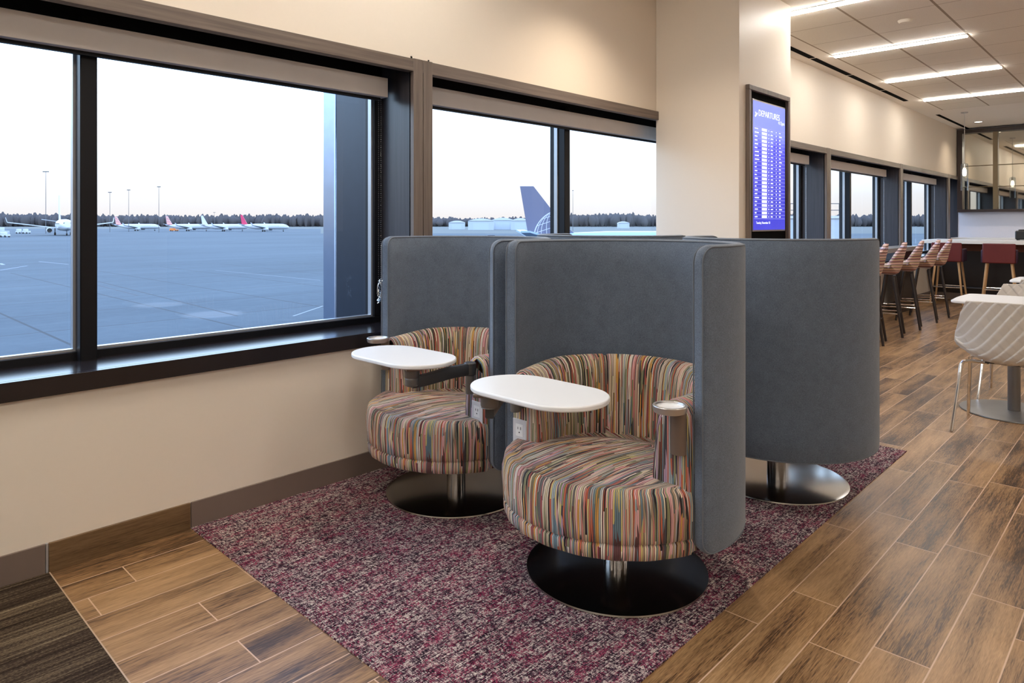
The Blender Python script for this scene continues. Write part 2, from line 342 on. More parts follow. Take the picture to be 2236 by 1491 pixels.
# ------------------------------------------------------------------ mesh helpers
class MB:
    def __init__(s): s.v = []; s.f = []; s.uv = []
    def add(s, vs, fs, uvs=None):
        o = len(s.v); s.v += [tuple(v) for v in vs]
        for i, f in enumerate(fs):
            s.f.append(tuple(o+k for k in f)); s.uv.append(uvs[i] if uvs else None)
        return s
    def box(s, x0, x1, y0, y1, z0, z1):
        vs = [(x, y, z) for z in (z0, z1) for y in (y0, y1) for x in (x0, x1)]
        return s.add(vs, [(0, 2, 3, 1), (4, 5, 7, 6), (0, 1, 5, 4), (2, 6, 7, 3), (0, 4, 6, 2), (1, 3, 7, 5)])
    def lathe(s, prof, c=(0, 0, 0), n=48, cap=True, axis='z'):
        vs = []
        for r, z in prof:
            for i in range(n):
                a = 2*PI*i/n; x, y = r*math.cos(a), r*math.sin(a)
                p = (x, y, z) if axis == 'z' else ((z, x, y) if axis == 'x' else (x, z, y))
                vs.append((p[0]+c[0], p[1]+c[1], p[2]+c[2]))
        fs = []
        for j in range(len(prof)-1):
            for i in range(n):
                a, b = j*n+i, j*n+(i+1) % n; fs.append((a, b, b+n, a+n))
        if cap:
            fs.append(tuple(range(n-1, -1, -1))); fs.append(tuple((len(prof)-1)*n+i for i in range(n)))
        return s.add(vs, fs)
    def tube(s, pts, r, n=12, r2=None, cap=True):
        pts = [Vector(p) for p in pts]; vs = []; N = len(pts)
        up = None
        for i, p in enumerate(pts):
            d = (pts[min(i+1, N-1)]-pts[max(i-1, 0)]).normalized()
            if up is None:
                up = Vector((0, 0, 1)) if abs(d.z) < .9 else Vector((1, 0, 0))
            a = d.cross(up).normalized(); b = a.cross(d).normalized(); up = b
            rr = r if r2 is None else r+(r2-r)*i/(N-1)
            for k in range(n):
                t = 2*PI*k/n; vs.append(p+a*rr*math.cos(t)+b*rr*math.sin(t))
        fs = [(j*n+i, j*n+(i+1) % n, (j+1)*n+(i+1) % n, (j+1)*n+i) for j in range(N-1) for i in range(n)]
        if cap: fs += [tuple(range(n-1, -1, -1)), tuple((N-1)*n+i for i in range(n))]
        return s.add(vs, fs)
    def grid(s, P, close_u=False, close_v=False, uv=None, flip=False):
        nu = len(P); nv = len(P[0]); vs = [p for r in P for p in r]; fs = []; us = []
        for i in range(nu if close_u else nu-1):
            for j in range(nv if close_v else nv-1):
                a, b = i*nv+j, ((i+1) % nu)*nv+j; c, d = ((i+1) % nu)*nv+(j+1) % nv, i*nv+(j+1) % nv
                q = (a, b, c, d); qq = None
                if uv:
                    qq = [uv(i, j), uv(i+1, j), uv(i+1, j+1), uv(i, j+1)]
                if flip: q = q[::-1]; qq = qq[::-1] if qq else None
                fs.append(q); us.append(qq)
        return s.add(vs, fs, us)
    def prism(s, poly, z0, z1):
        n = len(poly); vs = [(x, y, z0) for x, y in poly]+[(x, y, z1) for x, y in poly]
        return s.add(vs, [tuple(range(n-1, -1, -1)), tuple(range(n, 2*n))]+[(i, (i+1) % n, n+(i+1) % n, n+i) for i in range(n)])
    def mesh(s, name, sharp=35):
        me = bpy.data.meshes.new(name); me.from_pydata(s.v, [], s.f)
        if any(u for u in s.uv):
            ul = me.uv_layers.new(name='uv'); k = 0
            for u in s.uv:
                pass
            for pi, poly in enumerate(me.polygons):
                u = s.uv[pi]
                for q, li in enumerate(poly.loop_indices):
                    if u: ul.data[li].uv = u[q]
        bm = bmesh.new(); bm.from_mesh(me)
        bmesh.ops.recalc_face_normals(bm, faces=bm.faces)
        th = math.radians(sharp)
        for f in bm.faces: f.smooth = True
        for e in bm.edges:
            if len(e.link_faces) == 2 and e.calc_face_angle(0) > th: e.smooth = False
        bm.to_mesh(me); bm.free(); me.update(); return me

def obj(name, mb, mat, parent=None, bevel=0, loc=None, seg=2, label=None, sharp=35):
    me = mb.mesh(name, sharp) if isinstance(mb, MB) else mb
    me.materials.clear(); me.materials.append(M[mat] if isinstance(mat, str) else mat)
    o = bpy.data.objects.new(name, me); C.objects.link(o)
    if parent: o.parent = parent
    if loc: o.location = loc
    if bevel:
        b = o.modifiers.new('bevel', 'BEVEL'); b.width = bevel; b.segments = seg; b.limit_method = 'ANGLE'; b.angle_limit = math.radians(40); b.harden_normals = False
    if label: o['label'] = label
    return o
def thing(name, label, cat, loc=(0, 0, 0), rz=0, group=None):
    o = bpy.data.objects.new(name, None); C.objects.link(o); o.location = loc; o.rotation_euler = (0, 0, rz); o.empty_display_size = .1
    return tag(o, label, cat, group)
def tag(o, label, cat, group=None):
    o['label'] = label; o['category'] = cat
    if group: o['group'] = group
    return o
def struct(name, mb, mat, parent=None, **k):
    o = obj(name, mb, mat, parent, **k)
    if not parent: o['kind'] = 'structure'
    return o
def sempty(name, loc=(0, 0, 0)):
    o = bpy.data.objects.new(name, None); C.objects.link(o); o.location = loc; o['kind'] = 'structure'; o.empty_display_size = .1; return o
def dup(root, loc, rz, label, group=None):
    def cp(o, par):
        c = o.copy(); C.objects.link(c)
        if par: c.parent = par
        for ch in list(o.children): cp(ch, c)
        return c
    r = cp(root, None); r.location = loc; r.rotation_euler = (0, 0, rz); r['label'] = label
    if group: r['group'] = group
    return r

# ================================================================== ROOM SHELL
WY = 2.94          # inner face of the window wall
FY = 3.20          # window frames
CH = 3.04          # ceiling
XB = 15.4          # far wall
X0, YR = -4.5, -6.5
struct('floor', MB().box(X0, XB, YR, WY+.3, -.12, 0), 'planks')
struct('ceiling', MB().box(X0, XB+.1, YR, WY+.45, CH, CH+.12), 'ceiling')
struct('wall_back', MB().box(X0-.12, X0, YR, WY+.4, 0, CH), 'paint')
struct('wall_right', MB().box(X0, XB, YR-.12, YR, 0, CH), 'paint')
struct('wall_far', MB().box(XB, XB+.15, YR, WY+.45, 0, CH), 'lav')
# window wall: below the sills, above the heads and the piers between bays
BAY = 3.05; PIER0 = 2.28; PIERW = .13
Z_S, Z_H = .70, 2.075                             # sill top, head of the openings
mb = MB()
mb.box(X0, XB, WY, WY+.34, 0, .655)
mb.box(X0, XB, WY, WY+.06, 2.12, 2.30); mb.box(X0, XB, WY, WY+.34, 2.30, CH)
piers = [PIER0+BAY*k for k in range(-2, 5) if k != 1]
for x in piers: mb.box(x+.012, x+PIERW-.012, WY+.012, WY+.34, .6, 2.4)
struct('wall_left', mb, 'paint')
# carpets laid flush in the floor
struct('trim_1', MB().box(.634, .638, -3.0, WY, -.01, .0035), plain('metal_edge', srgb(200, 175, 150), .4, .3))
cp = obj('carpet', MB().box(1.134, 4.26, 1.055, WY, -.02, .004), 'carpet'); tag(cp, 'magenta and grey heathered carpet inset under the four lounge chairs', 'carpet')
cp = obj('carpet', MB().box(X0, .634, YR+1, WY, -.02, .003), 'carpet_brown'); tag(cp, 'striated grey-brown carpet in the corner at the lower left', 'carpet')
# skirting
struct('baseboard_left', MB().box(X0, .6245, WY-.009, WY, 0, .108), 'rubber_base', bevel=.002)
struct('baseboard_middle', MB().box(.634, 1.132, WY-.011, WY, 0, .108), 'wood_base', bevel=.002)
struct('baseboard_right', MB().box(1.136, XB, WY-.009, WY, 0, .108), 'rubber_base', bevel=.002)
struct('trim_2', MB().box(.6255, .6325, WY-.010, WY, 0, .108), 'bead')
# column with the departures screen
CX0, CX1, CY = 4.71, 5.64, 2.247
struct('column', MB().box(CX0, CX1, CY, WY-.001, 0, CH), 'column_paint', bevel=.003)
o = struct('baseboard_column', MB().box(CX0-.009, CX1+.009, CY-.009, WY-.012, 0, .108), 'rubber_base')

# ---- casings
PJ = .014
mb = MB(); mb.box(X0, 4.735, WY-PJ-.012, WY+.02, Z_H, 2.142)
struct('trim_3', mb, 'casing_h', bevel=.002)
mb = MB(); mb.box(CX1+.005, XB-.001, WY-PJ-.012, WY+.02, Z_H, 2.142)
struct('trim_4', mb, 'casing_h', bevel=.002)
def head_soffit(x0, x1):
    return MB().box(x0, x1, WY+.0205, FY+.10, Z_H+.06, Z_H+.075).box(x0, x1, WY+.0205, WY+.03, Z_H-.0, Z_H+.06)
def window(idx, x0, x1, mull=True):
    w = sempty('window_%d' % idx, (0, 0, 0))
    mcs = [] if not mull else ([(x0+x1)/2] if x1-x0 < 4 else [3.87, 5.33, 6.92])
    cells = []; e_ = x0+.05
    for q in mcs: cells.append((e_, q-.031)); e_ = q+.031
    cells.append((e_, x1-.05))
    # fixed frame
    mb = MB(); d0, d1 = FY, FY+.09
    mb.box(x0, x1, d0, d1, Z_S-.01, Z_S+.045); mb.box(x0, x1, d0, d1, 2.02, 2.16)
    mb.box(x0, x0+.05, d0, d1, Z_S+.045, 2.02); mb.box(x1-.05, x1, d0, d1, Z_S+.045, 2.02)
    struct('window_frame', mb, 'frame', w, bevel=.003)
    for mc in mcs:
        struct('mullion', MB().box(mc-.031, mc+.031, FY-.045, FY+.095, Z_S-.0, 2.10), 'frame', w, bevel=.004)
    b = MB()
    for a0, a1 in cells:
        for (p, q, r, s_) in ((a0, a1, Z_S+.045, Z_S+.055), (a0, a1, 2.01, 2.02), (a0, a0+.010, Z_S+.055, 2.01), (a1-.010, a1, Z_S+.055, 2.01)):
            b.box(p, q, FY+.018, FY+.048, r, s_)
    struct('glazing_bead', b, 'bead', w)
    for a0, a1 in cells:
        struct('pane', MB().add([(a0, FY+.055, Z_S+.05), (a1, FY+.055, Z_S+.05), (a1, FY+.055, 2.03), (a0, FY+.055, 2.03)], [(0, 1, 2, 3)]), 'glass', w)
    # dark jambs and soffit of the recess
    struct('jamb', MB().box(x0-.012, x0, WY, FY+.09, Z_S-.02, 2.16), 'jamb', w)
    struct('jamb', MB().box(x1, x1+.012, WY, FY+.09, Z_S-.02, 2.16), 'jamb', w)
    struct('soffit', MB().box(x0, x1, WY+.0205, FY+.10, 2.16, 2.175), 'frame', w)
    # sill board
    struct('window_sill', MB().box(x0-.012, x1+.012, WY-.022, FY+.02, .655, Z_S+.012) if False else MB().box(x0-.012, x1+.012, WY+.001, FY+.02, .66, Z_S+.012), 'sill', w, bevel=.002)
    return w
bays = [(X0+.02, PIER0-BAY*2, True), (PIER0+PIERW-BAY*2, PIER0-BAY, True), (PIER0+PIERW-BAY, PIER0, True), (PIER0+PIERW, PIER0+2*BAY, True),
        (PIER0+PIERW+2*BAY, PIER0+3*BAY, True), (PIER0+PIERW+3*BAY, PIER0+4*BAY, True), (PIER0+PIERW+BAY*4, XB-.01, False)]
wi = 0
for a, b, mu in bays:
    wi += 1; window(wi, a, b, mu)
# casing boards on the piers, two to a pier with a shadow gap
for i, x in enumerate(piers):
    if x < -4.6 or (CX0 < x < CX1): continue
    o = struct('trim_%d' % (5+i), MB().box(x, x+PIERW/2-.002, WY-PJ-.014, WY+.01, .64, 2.144).box(x+PIERW/2+.002, x+PIERW, WY-PJ-.014, WY+.01, .64, 2.144), 'casing_v', bevel=.0015)
# continuous nosing of the sill
struct('trim_20', MB().box(X0, CX0-.001, WY-.024, WY+.0005, .643, Z_S+.012), 'sill', bevel=.002)
struct('trim_21', MB().box(CX1+.001, XB-.001, WY-.024, WY+.0005, .643, Z_S+.012), 'sill', bevel=.002)

# ---- roller shades
def shade(x0, x1, label, chain=True):
    t = thing('roller_shade', label, 'blind', ((x0+x1)/2, FY-.085, 2.045), 0, 'roller shades at the window heads')
    w = (x1-x0)/2
    obj('valance', MB().box(-w, w, -.035, .035, -.095, .009), 'valance', t, bevel=.002)
    obj('hem_bar', MB().box(-w+.02, w-.02, .005, .022, -.110, -.095), 'frame', t)
    if chain:
        ch = MB(); z = -.115
        for sx_, ph in ((-.045, 0), (-.030, .5)):
            zz = z
            while zz > -1.16:
                ch.lathe([(.0001, -.0032), (.0024, -.002), (.0032, 0), (.0024, .002), (.0001, .0032)], (w+sx_+.0, -.012, zz), 6, False); zz -= .0105
        obj('bead_chain', ch, 'chrome', t)
        # tangle of spare chain hooked at the bottom
        pts = []; rr = random.Random(3)
        for q in range(60):
            a = q*.9; pts.append((w-.035+.020*math.cos(a)*rr.uniform(.4, 1), -.014+.008*math.sin(a*1.7), -1.15-.055*math.sin(q*.35)+rr.uniform(-.015, .015)))
        obj('chain_tangle', MB().tube(pts, .0028, 6), 'chrome', t)
    return t
names = ['far left of the photo behind the camera', 'first window with the four jets outside', 'second window with the grey tail outside', 'window partly hidden by the column',
         'first window past the column', 'second window past the column', 'last narrow window by the far wall']
shade(-.55, PIER0-.045, 'long taupe roller shade box above the big left window with a chain hanging down', True)
shade(2.43, 5.60, 'taupe roller shade box above the window beside the column', False)
shade(5.70, PIER0+2*BAY-.10, 'roller shade box just past the right edge of the column', True)
shade(8.50, PIER0+3*BAY-.10, 'roller shade box above the first full window past the column', True)
shade(11.55, PIER0+4*BAY-.10, 'roller shade box above the farthest full window', True)

# ---- outside fins of the facade
for i, x in enumerate(piers):
    if abs(x-PIER0) > .1: continue
    t = sempty('facade_fin_%d' % (i+1), (x, FY, 0)); 
    struct('fin_panel', MB().box(-.005, .16, .092, .46, -4.0, 4.2), 'fin', t)
    struct('fin_edge', MB().box(-.008, .165, .46, .62, -4.0, 4.2), 'fin2', t, bevel=.02)
struct('facade_apron', MB().box(X0-.1, XB+.2, WY+.341, FY+.30, -4.2, .64), 'fin')
struct('facade_head', MB().box(X0-.1, XB+.2, FY+.11, FY+.30, 2.16, 4.2), 'fin')

# ---- ceiling fixtures
def strip_light(x, y0, y1, label):
    t = thing('ceiling_light', label, 'ceiling light', (x, (y0+y1)/2, CH), 0, 'linear lights recessed in the tiled ceiling')
    h = (y1-y0)/2
    obj('frame', MB().box(-.040, -.032, -h-.008, h+.008, -.008, .0).box(.032, .040, -h-.008, h+.008, -.008, .0).box(-.032, .032, -h-.008, -h, -.010, 0).box(-.032, .032, h, h+.008, -.008, 0), 'white', t)
    obj('diffuser', MB().box(-.032, .032, -h, h, -.020, -.001), 'strip', t)
LX = [5.82+1.83*k for k in range(-5, 4)]
lab = {5.82: 'strip light cut off at the top of the photo beside the column', 7.65: 'long strip light, nearest complete one past the column', 9.48: 'middle strip light of the three complete ones past the column', 11.31: 'farthest strip light, running out of the right edge of the photo'}
for k, x in enumerate(LX):
    if abs(x-3.99) < .05: continue
    l = lab.get(round(x, 2), 'strip light outside the photo, %s before the column' % ['first', 'second', 'third', 'fourth', 'fifth', 'sixth'][4-k] if x < 5.8 else '')
    strip_light(x, 1.39, 2.58, l)
    if x > -3.5:
        strip_light(x, -1.65, -.46, l + ', row behind')
        strip_light(x, -4.7, -3.5, l + ', unseen third row added for fill light')  # extra lamps out of view, added to fill the room and lift ceiling bounce
# linear air slots along the wall
t = thing('air_diffuser', 'black linear air slot in the ceiling along the window wall past the column', 'air vent', (9.1, 2.79, CH))
for a, b in ((6.2, 7.58), (7.62, 8.76), (8.80, 10.08), (10.12, 11.23)):
    obj('slot', MB().box(a-9.1, b-9.1, -.032, .032, -.003, -.0005), 'void', t)
t = thing('air_diffuser', 'short black linear air slot in the ceiling near the far mirror', 'air vent', (14.2, 2.77, CH))
obj('slot', MB().box(-1.2, 1.19, -.028, .028, -.003, -.0005), 'void', t)
t = thing('smoke_detector', 'small white round detector on a ceiling tile beside the column', 'smoke detector', (6.73, 1.68, CH))
obj('housing', MB().lathe([(.02, -.028), (.045, -.024), (.055, -.012), (.058, -.001)], n=24), 'ceiling', t)
def downlight(x, y, label, pw=DOWN_W, spot=True):
    t = thing('downlight', label, 'ceiling light', (x, y, CH), 0, 'round recessed downlights')
    obj('trim_ring', MB().lathe([(.055, -.001), (.055, -.004), (.075, -.006), (.08, -.001)], n=24, cap=False), 'white', t)
    obj('lens', MB().lathe([(.055, -.003), (.0005, -.0031)], n=24, cap=False), 'lampglow', t)
    if spot:
        ld = bpy.data.lights.new('downlight_lamp', 'SPOT'); ld.energy = pw; ld.spot_size = math.radians(130); ld.spot_blend = 1.0; ld.color = (1, .84, .66); ld.shadow_soft_size = .05
        lo = bpy.data.objects.new('lamp', ld); C.objects.link(lo); lo.parent = t; lo.location = (0, 0, -.02)
for x, l in ((3.62, 'downlight outside the photo above the second window'), (1.3, 'downlight outside the photo above the first window'), (-1.1, 'downlight outside the photo left of the first window')):
    downlight(x, 2.30, l, 62 if x > 3 else 9)
downlight(14.44, 2.45, 'round recessed downlight nearest the mirror at the far end', 24)
for x, y, l in ((14.44, 1.2, 'nearer'), (14.44, -.1, 'farther')): downlight(x, y, 'round downlight beyond the right edge of the photo above the bar, %s of two' % l, 24)

# ================================================================== DEPARTURES SCREEN
FX0, FX1 = 4.813, 5.560; FZ0, FZ1 = .98, 2.278
t = thing('departures_display', 'blue departures screen in a brown frame on the column', 'screen', ((FX0+FX1)/2, CY, FZ0))
hw = (FX1-FX0)/2; hh = FZ1-FZ0
fr_ = MB(); th = .037
for a in ((-hw, hw, hh-th, hh), (-hw, hw, 0, th), (-hw, -hw+th, th, hh-th), (hw-th, hw, th, hh-th)):
    fr_.box(a[0], a[1], -.030, 0, a[2], a[3])
obj('frame', fr_, 'casing_v', t, bevel=.003)
obj('backing', MB().box(-hw+th, hw-th, -.004, -.001, th, hh-th), 'void', t)
sx0, sx1, sz0, sz1 = -.272, .305, 1.212-FZ0, 2.175-FZ0
sb = obj('screen_housing', MB().box(sx0-.010, sx1+.010, -.012, -.004, sz0-.012, sz1+.012), 'silver', t, bevel=.002)
sc2 = obj('screen_face', MB().box(sx0, sx1, -.0140, -.0122, sz0, sz1), 'screen', t)
def text(body, size, x, z, mat, par, y=-.0145, align='LEFT', name='lettering'):
    cu = bpy.data.curves.new(name, 'FONT'); cu.body = body; cu.size = size; cu.align_x = align; cu.extrude = .0002
    tmp = bpy.data.objects.new('tmp', cu); C.objects.link(tmp)
    bpy.context.view_layer.update()
    me = bpy.data.meshes.new_from_object(tmp.evaluated_get(bpy.context.evaluated_depsgraph_get())); bpy.data.objects.remove(tmp)
    me.transform(Matrix.Translation((x, y, z)) @ Matrix.Rotation(PI/2, 4, 'X'))
    o = obj(name, me, mat, par); return o
text('DEPARTURES', .066, sx0+.085, sz1-.105, 'scr_text', sc2)
text('4:12pm', .040, sx1-.012, sz1-.135, 'scr_text', sc2, align='RIGHT')
text('Tuesday, November 7, 2023', .026, sx0+.045, sz0+.045, 'scr_text', sc2) if False else text('Tuesday, November 30', .026, sx0+.045, sz0+.045, 'scr_text', sc2)
pl = MB(); pl.prism([(0, 0), (.012, -.006), (.05, .022), (.046, .030), (.03, .024), (.012, .034), (.006, .032), (.016, .016), (.004, .008)], 0, .0006)
me = pl.mesh('plane_icon'); me.transform(Matrix.Translation((sx0+.022, -.0144, sz1-.115)) @ Matrix.Rotation(PI/2, 4, 'X')); obj('plane_icon', me, 'scr_text', sc2)
rows = MB(); tx = MB(); wb = MB(); rr = random.Random(5)
ztop = sz1-.19; pitch = (ztop-(sz0+.085))/24
for r in range(25):
    z = ztop-r*pitch
    rows.box(sx0+.01, sx1-.006, -.0148, -.0142, z-.0022, z+.0008)
    if r == 24: break
    zc = z-pitch*.5; h = pitch*.17
    if r > 0:
        def word(x, n, hgt=h):
            for q in range(n):
                wdt = rr.uniform(.006, .010)
                tx.box(x, x+wdt-.0022, -.0149, -.0143, zc-hgt, zc+hgt*rr.uniform(.4, 1.1)); x += wdt
            return x
    else:
        def word(x, n, hgt=h*.6):
            tx.box(x, x+.007*n, -.0149, -.0143, zc-hgt, zc+hgt); return x
    word(sx0+.022, rr.randint(4, 9))
    wb.box(sx0+.145, sx0+.235, -.0150, -.0143, zc-pitch*.34, zc+pitch*.34)
    word(sx0+.262, 2); word(sx0+.305, 5); word(sx0+.40, 2); word(sx0+.46, rr.choice((4, 4, 7)))
obj('row_rules', rows, 'scr_row', sc2); rt = obj('row_text', tx, 'scr_text', sc2); rt['kind'] = 'stuff'
wbo = obj('carrier_box', wb, 'scr_text', sc2)

# ================================================================== LOUNGE CHAIRS (local: chair faces -X, origin on the floor)
RO, RI = .450, .404        # grey screen, outer and inner radius
def smooth(a, b, x):
    t = max(0, min(1, (x-a)/(b-a))); return t*t*(3-2*t)
def lounge_chair(mir, tab, link_to, label, group):
    """mir=+1: swivel tablet on the +Y arm, cup holder on the -Y arm"""
    t = thing('lounge_chair', label, 'armchair', (0, 0, 0), 0, group)
    Z0 = .0045
    obj('base_disc', MB().lathe([(.02, Z0), (.325, Z0), (.3285, Z0+.003), (.327, Z0+.008), (.31, Z0+.0105), (.05, Z0+.0125), (.046, Z0+.0125)], n=96), 'disc', t)
    obj('stem', MB().lathe([(.044, Z0+.012), (.044, .20), (.06, .205), (.06, .224)], n=40), 'disc', t)
    # ---- seat drum
    def Rf(ph):                        # ph measured from the facing direction -X
        a = abs(ph); return .412-(.412-.285)*smooth(math.radians(70), math.radians(80), a)
    N = 144; PH = [-PI+2*PI*i/N for i in range(N+1)]
    prof = [(-.014, .222), (-.003, .228), (.0, .245), (.001, .268), (-.006, .2745), (.002, .281), (.004, .31), (.006, .35), (.005, .385), (.000, .412), (-.006, .426), (-.018, .435)]
    P = []; UV = []
    for dr, z in prof:
        row = []; ur = []
        for ph in PH:
            wob = .0015*math.sin(ph*23+z*40)
            r = Rf(ph)+dr+wob
            zz = z+(.006*math.sin(ph*3+1)*smooth(.35, .43, z))
            row.append((-r*math.cos(ph), r*math.sin(ph), zz)); ur.append((.41*ph, z))
        P.append(row); UV.append(ur)
    for fr in (.97, .93, .87, .78, .66, .52, .38, .24, .12, .001):
        row = []; ur = []
        for ph in PH:
            r = (Rf(ph)-.018)*fr
            x, y = -r*math.cos(ph), r*math.sin(ph)
            z = .437+.006*(1-fr*fr)-.040*smooth(-.20, .28, x)+.002*math.sin(9*y+3*x)
            k = smooth(.86, 1.0, fr)
            row.append((x, y, z)); ur.append(((1-k)*y*1.04+k*.41*ph, .44+(1-k)*(x+.41)+.0*k))
        P.append(row); UV.append(ur)
    mb = MB(); mb.grid(P, uv=lambda i, j: UV[i][j])
    seat = obj('seat', mb, 'stripe', t, sharp=70)
    obj('seat_underside', MB().lathe([(.06, .2245), (.27, .2245), (.27, .23), (.06, .23)], n=48).lathe([(.385, .2255), (.06, .2255)], n=72, cap=False), 'black', t)
    # ---- upholstered back and arms
    TE = math.radians(107)
    ths = [-TE+2*TE*i/110 for i in range(111)]
    prof = [(.300, .230), (.280, .30), (.262, .38), (.262, .46), (.268, .55), (.276, .63), (.284, .672), (.298, .700), (.320, .717), (.345, .722), (.368, .717), (.388, .703), (.400, .680), (.4015, .60), (.4015, .232)]
    plen = [0]
    for a, b in zip(prof, prof[1:]): plen.append(plen[-1]+math.hypot(b[0]-a[0], b[1]-a[1]))
    def sec(th, ext=0.0, shrink=0.0):
        row = []; a = abs(th); sg = 1 if th > 0 else -1
        groove = math.exp(-((a-math.radians(43))/.016)**2)*.013
        for (r, z) in prof:
            r2 = r; z2 = z
            if r < .345: r2 = r+groove
            if z > .66: z2 -= groove*.6
            z2 -= .018*smooth(math.radians(70), TE, a)*(1 if z > .5 else 0)
            cr_, cz = .345, .5
            if shrink: r2 = r2+(cr_-r2)*min(1, shrink/abs(r2-cr_+1e-6)) if abs(r2-cr_) > shrink else cr_; z2 = z2-shrink*(1 if z > .66 else 0)
            wob = .0012*math.sin(th*60+z*13)
            r2 -= wob if r < .345 else 0
            if a <= PI/2: x, y = r2*math.cos(th), r2*math.sin(th)
            else:
                x = .4015*math.cos(th); y = sg*(.4015*math.sin(a)-(.4015-r2))
            row.append((x-ext, y, z2))
        return row
    P = []; us = []
    def u_of(th):
        a = th*.335
        return a+(1.37 if th > math.radians(43) else (-2.11 if th < -math.radians(43) else 0))
    E_ = .022
    for ext, sh in ((E_+.012, .016), (E_+.009, .006), (E_, .001)): P.append(sec(-TE, ext, sh)); us.append(u_of(-TE)-ext-sh)
    for th in ths: P.append(sec(th)); us.append(u_of(th))
    for ext, sh in ((E_, .001), (E_+.009, .006), (E_+.012, .016)): P.append(sec(TE, ext, sh)); us.append(u_of(TE)+ext+sh)
    mb = MB(); mb.grid(P, uv=lambda i, j: (us[i]+.22*(plen[j]-plen[7])*0, plen[j]))
    for row, sg in ((P[0], -1), (P[-1], 1)):
        nn = len(row); c = (row[0][0], sg*.345*math.sin(TE), .45)
        # front face of the arm: strips between inner and outer edge so the cords run upright
        L = row[:8]; R_ = row[:6:-1]
        fs = []; uvs = []; vs = []
        zl = [p[2] for p in L]
        def at(side, z):
            s_ = side
            for a, b in zip(s_, s_[1:]):
                if min(a[2], b[2]) <= z <= max(a[2], b[2]) and abs(b[2]-a[2]) > 1e-6:
                    q = (z-a[2])/(b[2]-a[2]); return a[1]+(b[1]-a[1])*q
            return s_[-1][1]
        Lz = [row[0][2]+(row[7][2]-row[0][2])*q/14 for q in range(15)]
        G = [[(row[0][0]-.002*math.sin(PI*w/6)*1.5, at(L, z)*(1-w/6)+at(row[7:], z)*(w/6), z) for w in range(7)] for z in Lz]
        mb.grid(G, uv=lambda i, j, G=G, sg=sg: (G[i][j][1]+5.5, G[i][j][2]))
    bk = obj('backrest', mb, 'stripe', t, sharp=70)
    # ---- tall grey wrap-around screen
    TS = math.radians(108.5); cR = .048; zb, zt = .228, 1.198
    ds = [0, .003, .007, .012, .018, .026, .036, .046, .08]
    Rm = (RO+RI)/2
    th_l = [-TS+d/Rm for d in ds]+[-TS+.08/Rm+(2*TS-.16/Rm)*i/90 for i in range(1, 90)]+[TS-d/Rm for d in ds[::-1]]
    P = []
    for th in th_l:
        d = (TS-abs(th))*Rm; inset = cR-math.sqrt(max(0, cR*cR-(cR-min(d, cR))**2))
        z0, z1 = zb+inset, zt-inset; tk = (RO-RI)/2*(1-.35*math.exp(-d/.006)); c = .014
        row = []
        for (a, b) in ((-1, 0), (-.8, 1), (-.3, 2), (.3, 2), (.8, 1), (1, 0)):
            pass
        cs = [(RO if 0 else Rm+tk, z0+c), (Rm+tk*.75, z0+c*.3), (Rm+tk*.3, z0), (Rm-tk*.3, z0), (Rm-tk*.75, z0+c*.3), (Rm-tk, z0+c)]
        n_in = 10
        cs += [(Rm-tk, z0+c+(z1-z0-2*c)*q/n_in) for q in range(1, n_in+1)]
        cs += [(Rm-tk*.75, z1-c*.3), (Rm-tk*.3, z1), (Rm+tk*.3, z1), (Rm+tk*.75, z1-c*.3), (Rm+tk, z1-c)]
        cs += [(Rm+tk, z1-c-(z1-z0-2*c)*q/n_in) for q in range(1, n_in)]
        P.append([(r*math.cos(th), r*math.sin(th), z) for r, z in cs])
    mb = MB(); mb.grid(P, close_v=True)
    nn = len(P[0]); mb.add(P[0], [tuple(range(nn))]); mb.add(P[-1], [tuple(range(nn))])
    scr = obj('privacy_screen', mb, 'felt', t, sharp=50)
    out = []
    def oz(th, top):
        d = (TS-abs(th))*Rm; inset = cR-math.sqrt(max(0, cR*cR-(cR-min(d, cR))**2)); return zt-inset if top else zb+inset
    for r in (RO-.003, RI+.003):
        pts = []
        for th in th_l: pts.append((r*math.cos(th), r*math.sin(th), oz(th, True)-.006))
        for th in th_l[::-1]: pts.append((r*math.cos(th), r*math.sin(th), oz(th, False)+.006))
        pts.append(pts[0])
        obj('piping', MB().tube(pts, .0026, 6, cap=False), 'piping', scr)
    # ---- power outlet on the tablet-side arm, cup holder on the other
    xa = -.4015*math.sin(math.radians(17))-E_-.014
    ya = mir*.338
    op = obj('outlet_plate', MB().box(-.003, .002, -.035, .035, -.060, .060), 'plate', t, bevel=.0015, loc=(xa-.001, ya, .452), label='white outlet plate on the front of the arm')
    sk = MB().box(-.0040, -.0029, -.019, .019, -.005, .042)
    obj('socket_face', sk, 'white', op, bevel=.0008)
    hl = MB()
    for yy, hh_ in ((-.007, .011), (.007, .009)): hl.box(-.0046, -.0039, yy-.0013, yy+.0013, .022-hh_/2+.004, .022+hh_/2+.004)
    hl.box(-.0046, -.0039, -.0026, .0026, .008, .0125)
    obj('socket_slots', hl, 'black', op)
    us_ = MB().box(-.0046, -.0029, -.010, -.0055, -.030, -.015).box(-.0046, -.0029, .003, .0075, -.030, -.015)
    obj('usb_port', us_, 'black', op)
    # cup holder
    cx, cy, cz = xa-.056, -mir*.350, .703
    ch = obj('cup_holder', MB().lathe([(.045, -.021), (.050, -.019), (.0525, -.010), (.0535, .0), (.0520, .002), (.0450, .002), (.0435, 0), (.043, -.009), (.0005, -.009)], n=48, cap=False), 'silver', t, loc=(cx, cy, cz))
    obj('cup_insert', MB().lathe([(.0425, -.003), (.041, -.0075), (.0005, -.0082)], n=40, cap=False), 'white', ch)
    P = []
